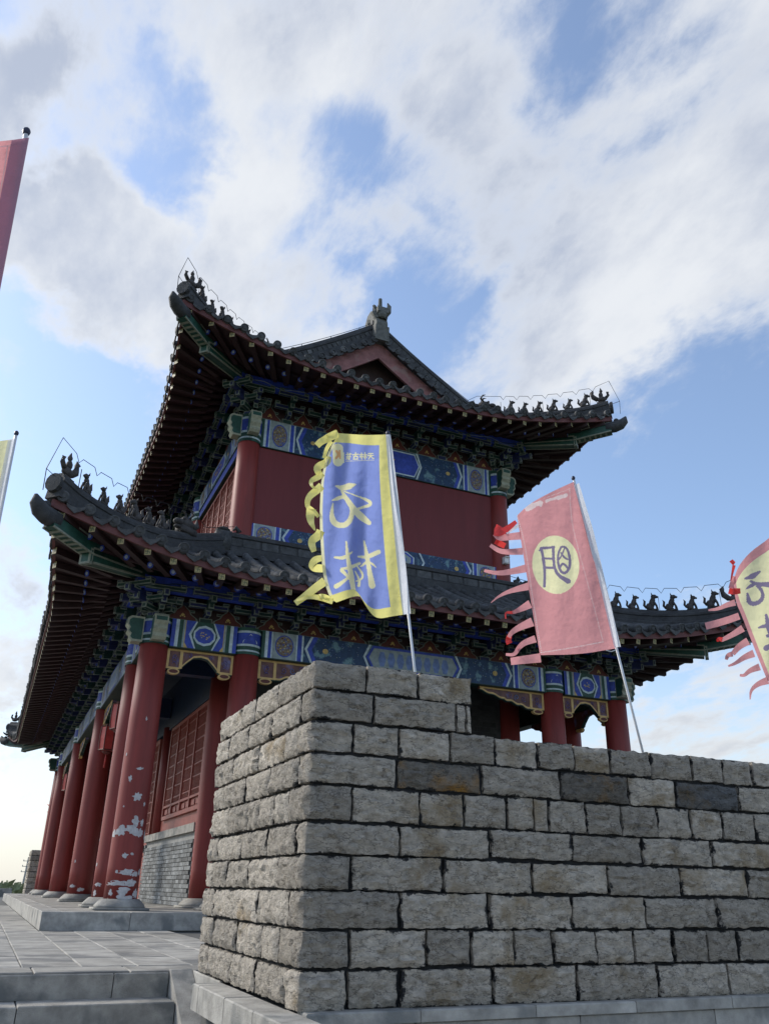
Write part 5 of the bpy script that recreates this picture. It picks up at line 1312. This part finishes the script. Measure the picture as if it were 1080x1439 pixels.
for k, (pts, w0, w1, m, tw) in enumerate([
  ([(400, 590), (330, 610), (270, 640), (190, 650)], 50, 14, CL_PINK, .1), ([(430, 695), (320, 735), (170, 775)], 54, 56, CL_PINK, .2), ([(460, 790), (380, 840), (290, 885)], 56, 30, CL_PINK, .2), ([(300, 880), (265, 870), (265, 895)], 34, 26, CL_RED, .8),
  ([(500, 890), (430, 930), (380, 990)], 60, 40, CL_PINK, .3), ([(380, 990), (340, 1000), (330, 1035)], 40, 36, CL_PINK, .9), ([(545, 985), (470, 1015), (400, 1065), (345, 1085)], 60, 16, CL_PINK, .4), ([(590, 1090), (510, 1120), (470, 1160), (435, 1155)], 56, 20, CL_PINK, .3),
  ([(664, 1195), (580, 1220), (520, 1270), (515, 1345)], 60, 8, CL_PINK, .3), ([(440, 300), (400, 350), (365, 420)], 26, 10, CL_RED, .5), ([(350, 495), (390, 505), (440, 500)], 56, 44, CL_RED, .4), ([(395, 385), (375, 440), (365, 480)], 30, 40, CL_PINK, .3), ([(520, 265), (460, 310), (410, 350)], 30, 50, CL_RED, .6)]):
    fy.streamer([V(*p) for p in pts], w0/5.5, w1/5.5, m, tw, .04, 80+k)
# flags on the left of the stairs
GL = 'banner flags along the stair side'
fr = Flag('banner_flag', 'red flag cut off by the left picture edge, near the top', 2.95, [(34, 196), (10, 199), (-60, 204)], [(-42, 600), (-90, 606), (-150, 600)], [(36, 194), (-42, 600)], [(-60, 204), (-110, 420), (-150, 600)], (37, 188), (-60, 690), .02, .04, .008, .010, LOW+.15, GL)
fr.patch('cloth', CL_PINK, .0, 1, 0, 1, 20, 30); fr.patch('sleeve', cloth_mat('cloth_mauve', (.42, .22, .30), .4), -.055, .20, 0, 1, 6, 30, -.016); fr.ribbons('stitch_line', INKP, [([(11, 205), (6, 245), (-30, 420)], [2, 2]), ([(36, 202), (6, 206), (-30, 208)], [1.5, 1.5])], -.012)
fl = Flag('banner_flag', 'pale yellow flag with white sleeve cut off by the left picture edge', 5.9, [(22, 616), (6, 619), (-40, 625)], [(-18, 820), (-50, 824), (-75, 820)], [(22, 616), (-18, 820)], [(-40, 625), (-60, 730), (-75, 820)], (23, 611), (-30, 880), .03, .06, .01, .010, -.15, GL)
fl.patch('cloth', CL_CREAM, .1, 1, 0, 1, 16, 24); fl.patch('sleeve', CL_WHITE, -.02, .17, 0, 1, 4, 24, -.008)
# flag far behind the colonnade
ff = Flag('banner_flag', 'distant flag mostly hidden behind the far columns, only its pink tails show', 33.6, [(95, 1090), (85, 1094), (76, 1098)], [(97, 1165), (86, 1168), (72, 1160)], [(95, 1090), (97, 1165)], [(76, 1098), (73, 1130), (72, 1160)], (95, 1086), (98, 1240), .05, .1, .03, .02, -.02, GL)
ff.patch('cloth', CL_PINK, 0, 1, 0, 1, 8, 10)
for k, yv in enumerate((1132, 1140, 1147, 1152, 1158)): ff.streamer([(75-k*.5, yv), (70, yv+1), (67-(k % 2), yv-2+3*(k % 3))], 2.2, 1.2, CL_PINK if k % 2 else CL_RED, .5, .1, 120+k)

# ------------------------------------------------------------------ far things
pier = empty('stone_pier', (1.38, 32.4, 0)); tag(pier, 'distant grey stone pier at the far end behind the last columns', 'wall')
for r in range(9):
    z0 = r*.17; y = 0
    for (a, b_) in (((0, .45), (.45, .95)) if r % 2 else ((0, .62), (.62, .95))): rough_stone(pier, a, b_, 0, .4, z0, z0+.17, 'FL' if a == 0 else 'F', STONE, amp=.012)
    for (a, b_) in ((.4, .9), (.9, 1.4)): rough_stone(pier, 0, .3, a, b_, z0, z0+.17, 'L', STONE, amp=.012)
q = MB(); q.box(.03, .92, .03, 1.38, 0, 1.52); q.build('mortar', MORTAR, pier)
kb = MB(); kb.box(-4, 1.2, 39.4, 39.8, -.02, .30); tag(kb.build('deck_kerb', GRAN), kind='structure')
up = empty('utility_pole', (8.85, 234, -8)); tag(up, 'thin utility pole with cross arms standing in the distant field', 'pole')
q = MB(); q.tube([(0, 0, 0), (.7, 0, 14.3)], [.26, .2], 8); q.build('post', CONC, up)
for z in (13.4, 12.2, 11.0): q = MB(); q.box(-1.1+.05*z, .5+.05*z, -.06, .06, z-.07, z+.07); [q.lathe([(.08, .07), (.10, .2), (.04, .35)], 6, 0, Matrix.Translation((x+.05*z, 0, z))) for x in (-1.0, .4)]; q.build('cross_arm', CONC, up)
# leafy belt of scrub beyond the wall, too far to count
def scrub():
    b = MB(); rng = random.Random(3)
    for k in range(1100):
        y = rng.uniform(70, 190); x = rng.uniform(-.16, .26)*y+rng.uniform(-2, 2); h = 7.6+rng.uniform(-.8, 1.4)+ (y-70)*.004
        for j in range(40):
            r = rng.random()**.5*2.6; a = rng.uniform(0, 6.28); zz = -8+h*rng.uniform(.25, 1)*(1-.10*r/2.6)
            c = Vector((x+r*cos(a), y+r*sin(a), zz)); s = rng.uniform(.25, .6); n = Vector((rng.uniform(-1, 1), rng.uniform(-1, 1), rng.uniform(-.3, 1))).normalized(); t = n.orthogonal().normalized(); u = n.cross(t)
            b.add([c+t*s, c+u*s*.6, c-t*s, c-u*s*.6], [(0, 1, 2, 3)])
    tag(b.build('distant_scrub', LEAF_HAZE), 'haze-tinted green belt of scrub along the horizon', 'scrub', kind='stuff')
scrub()
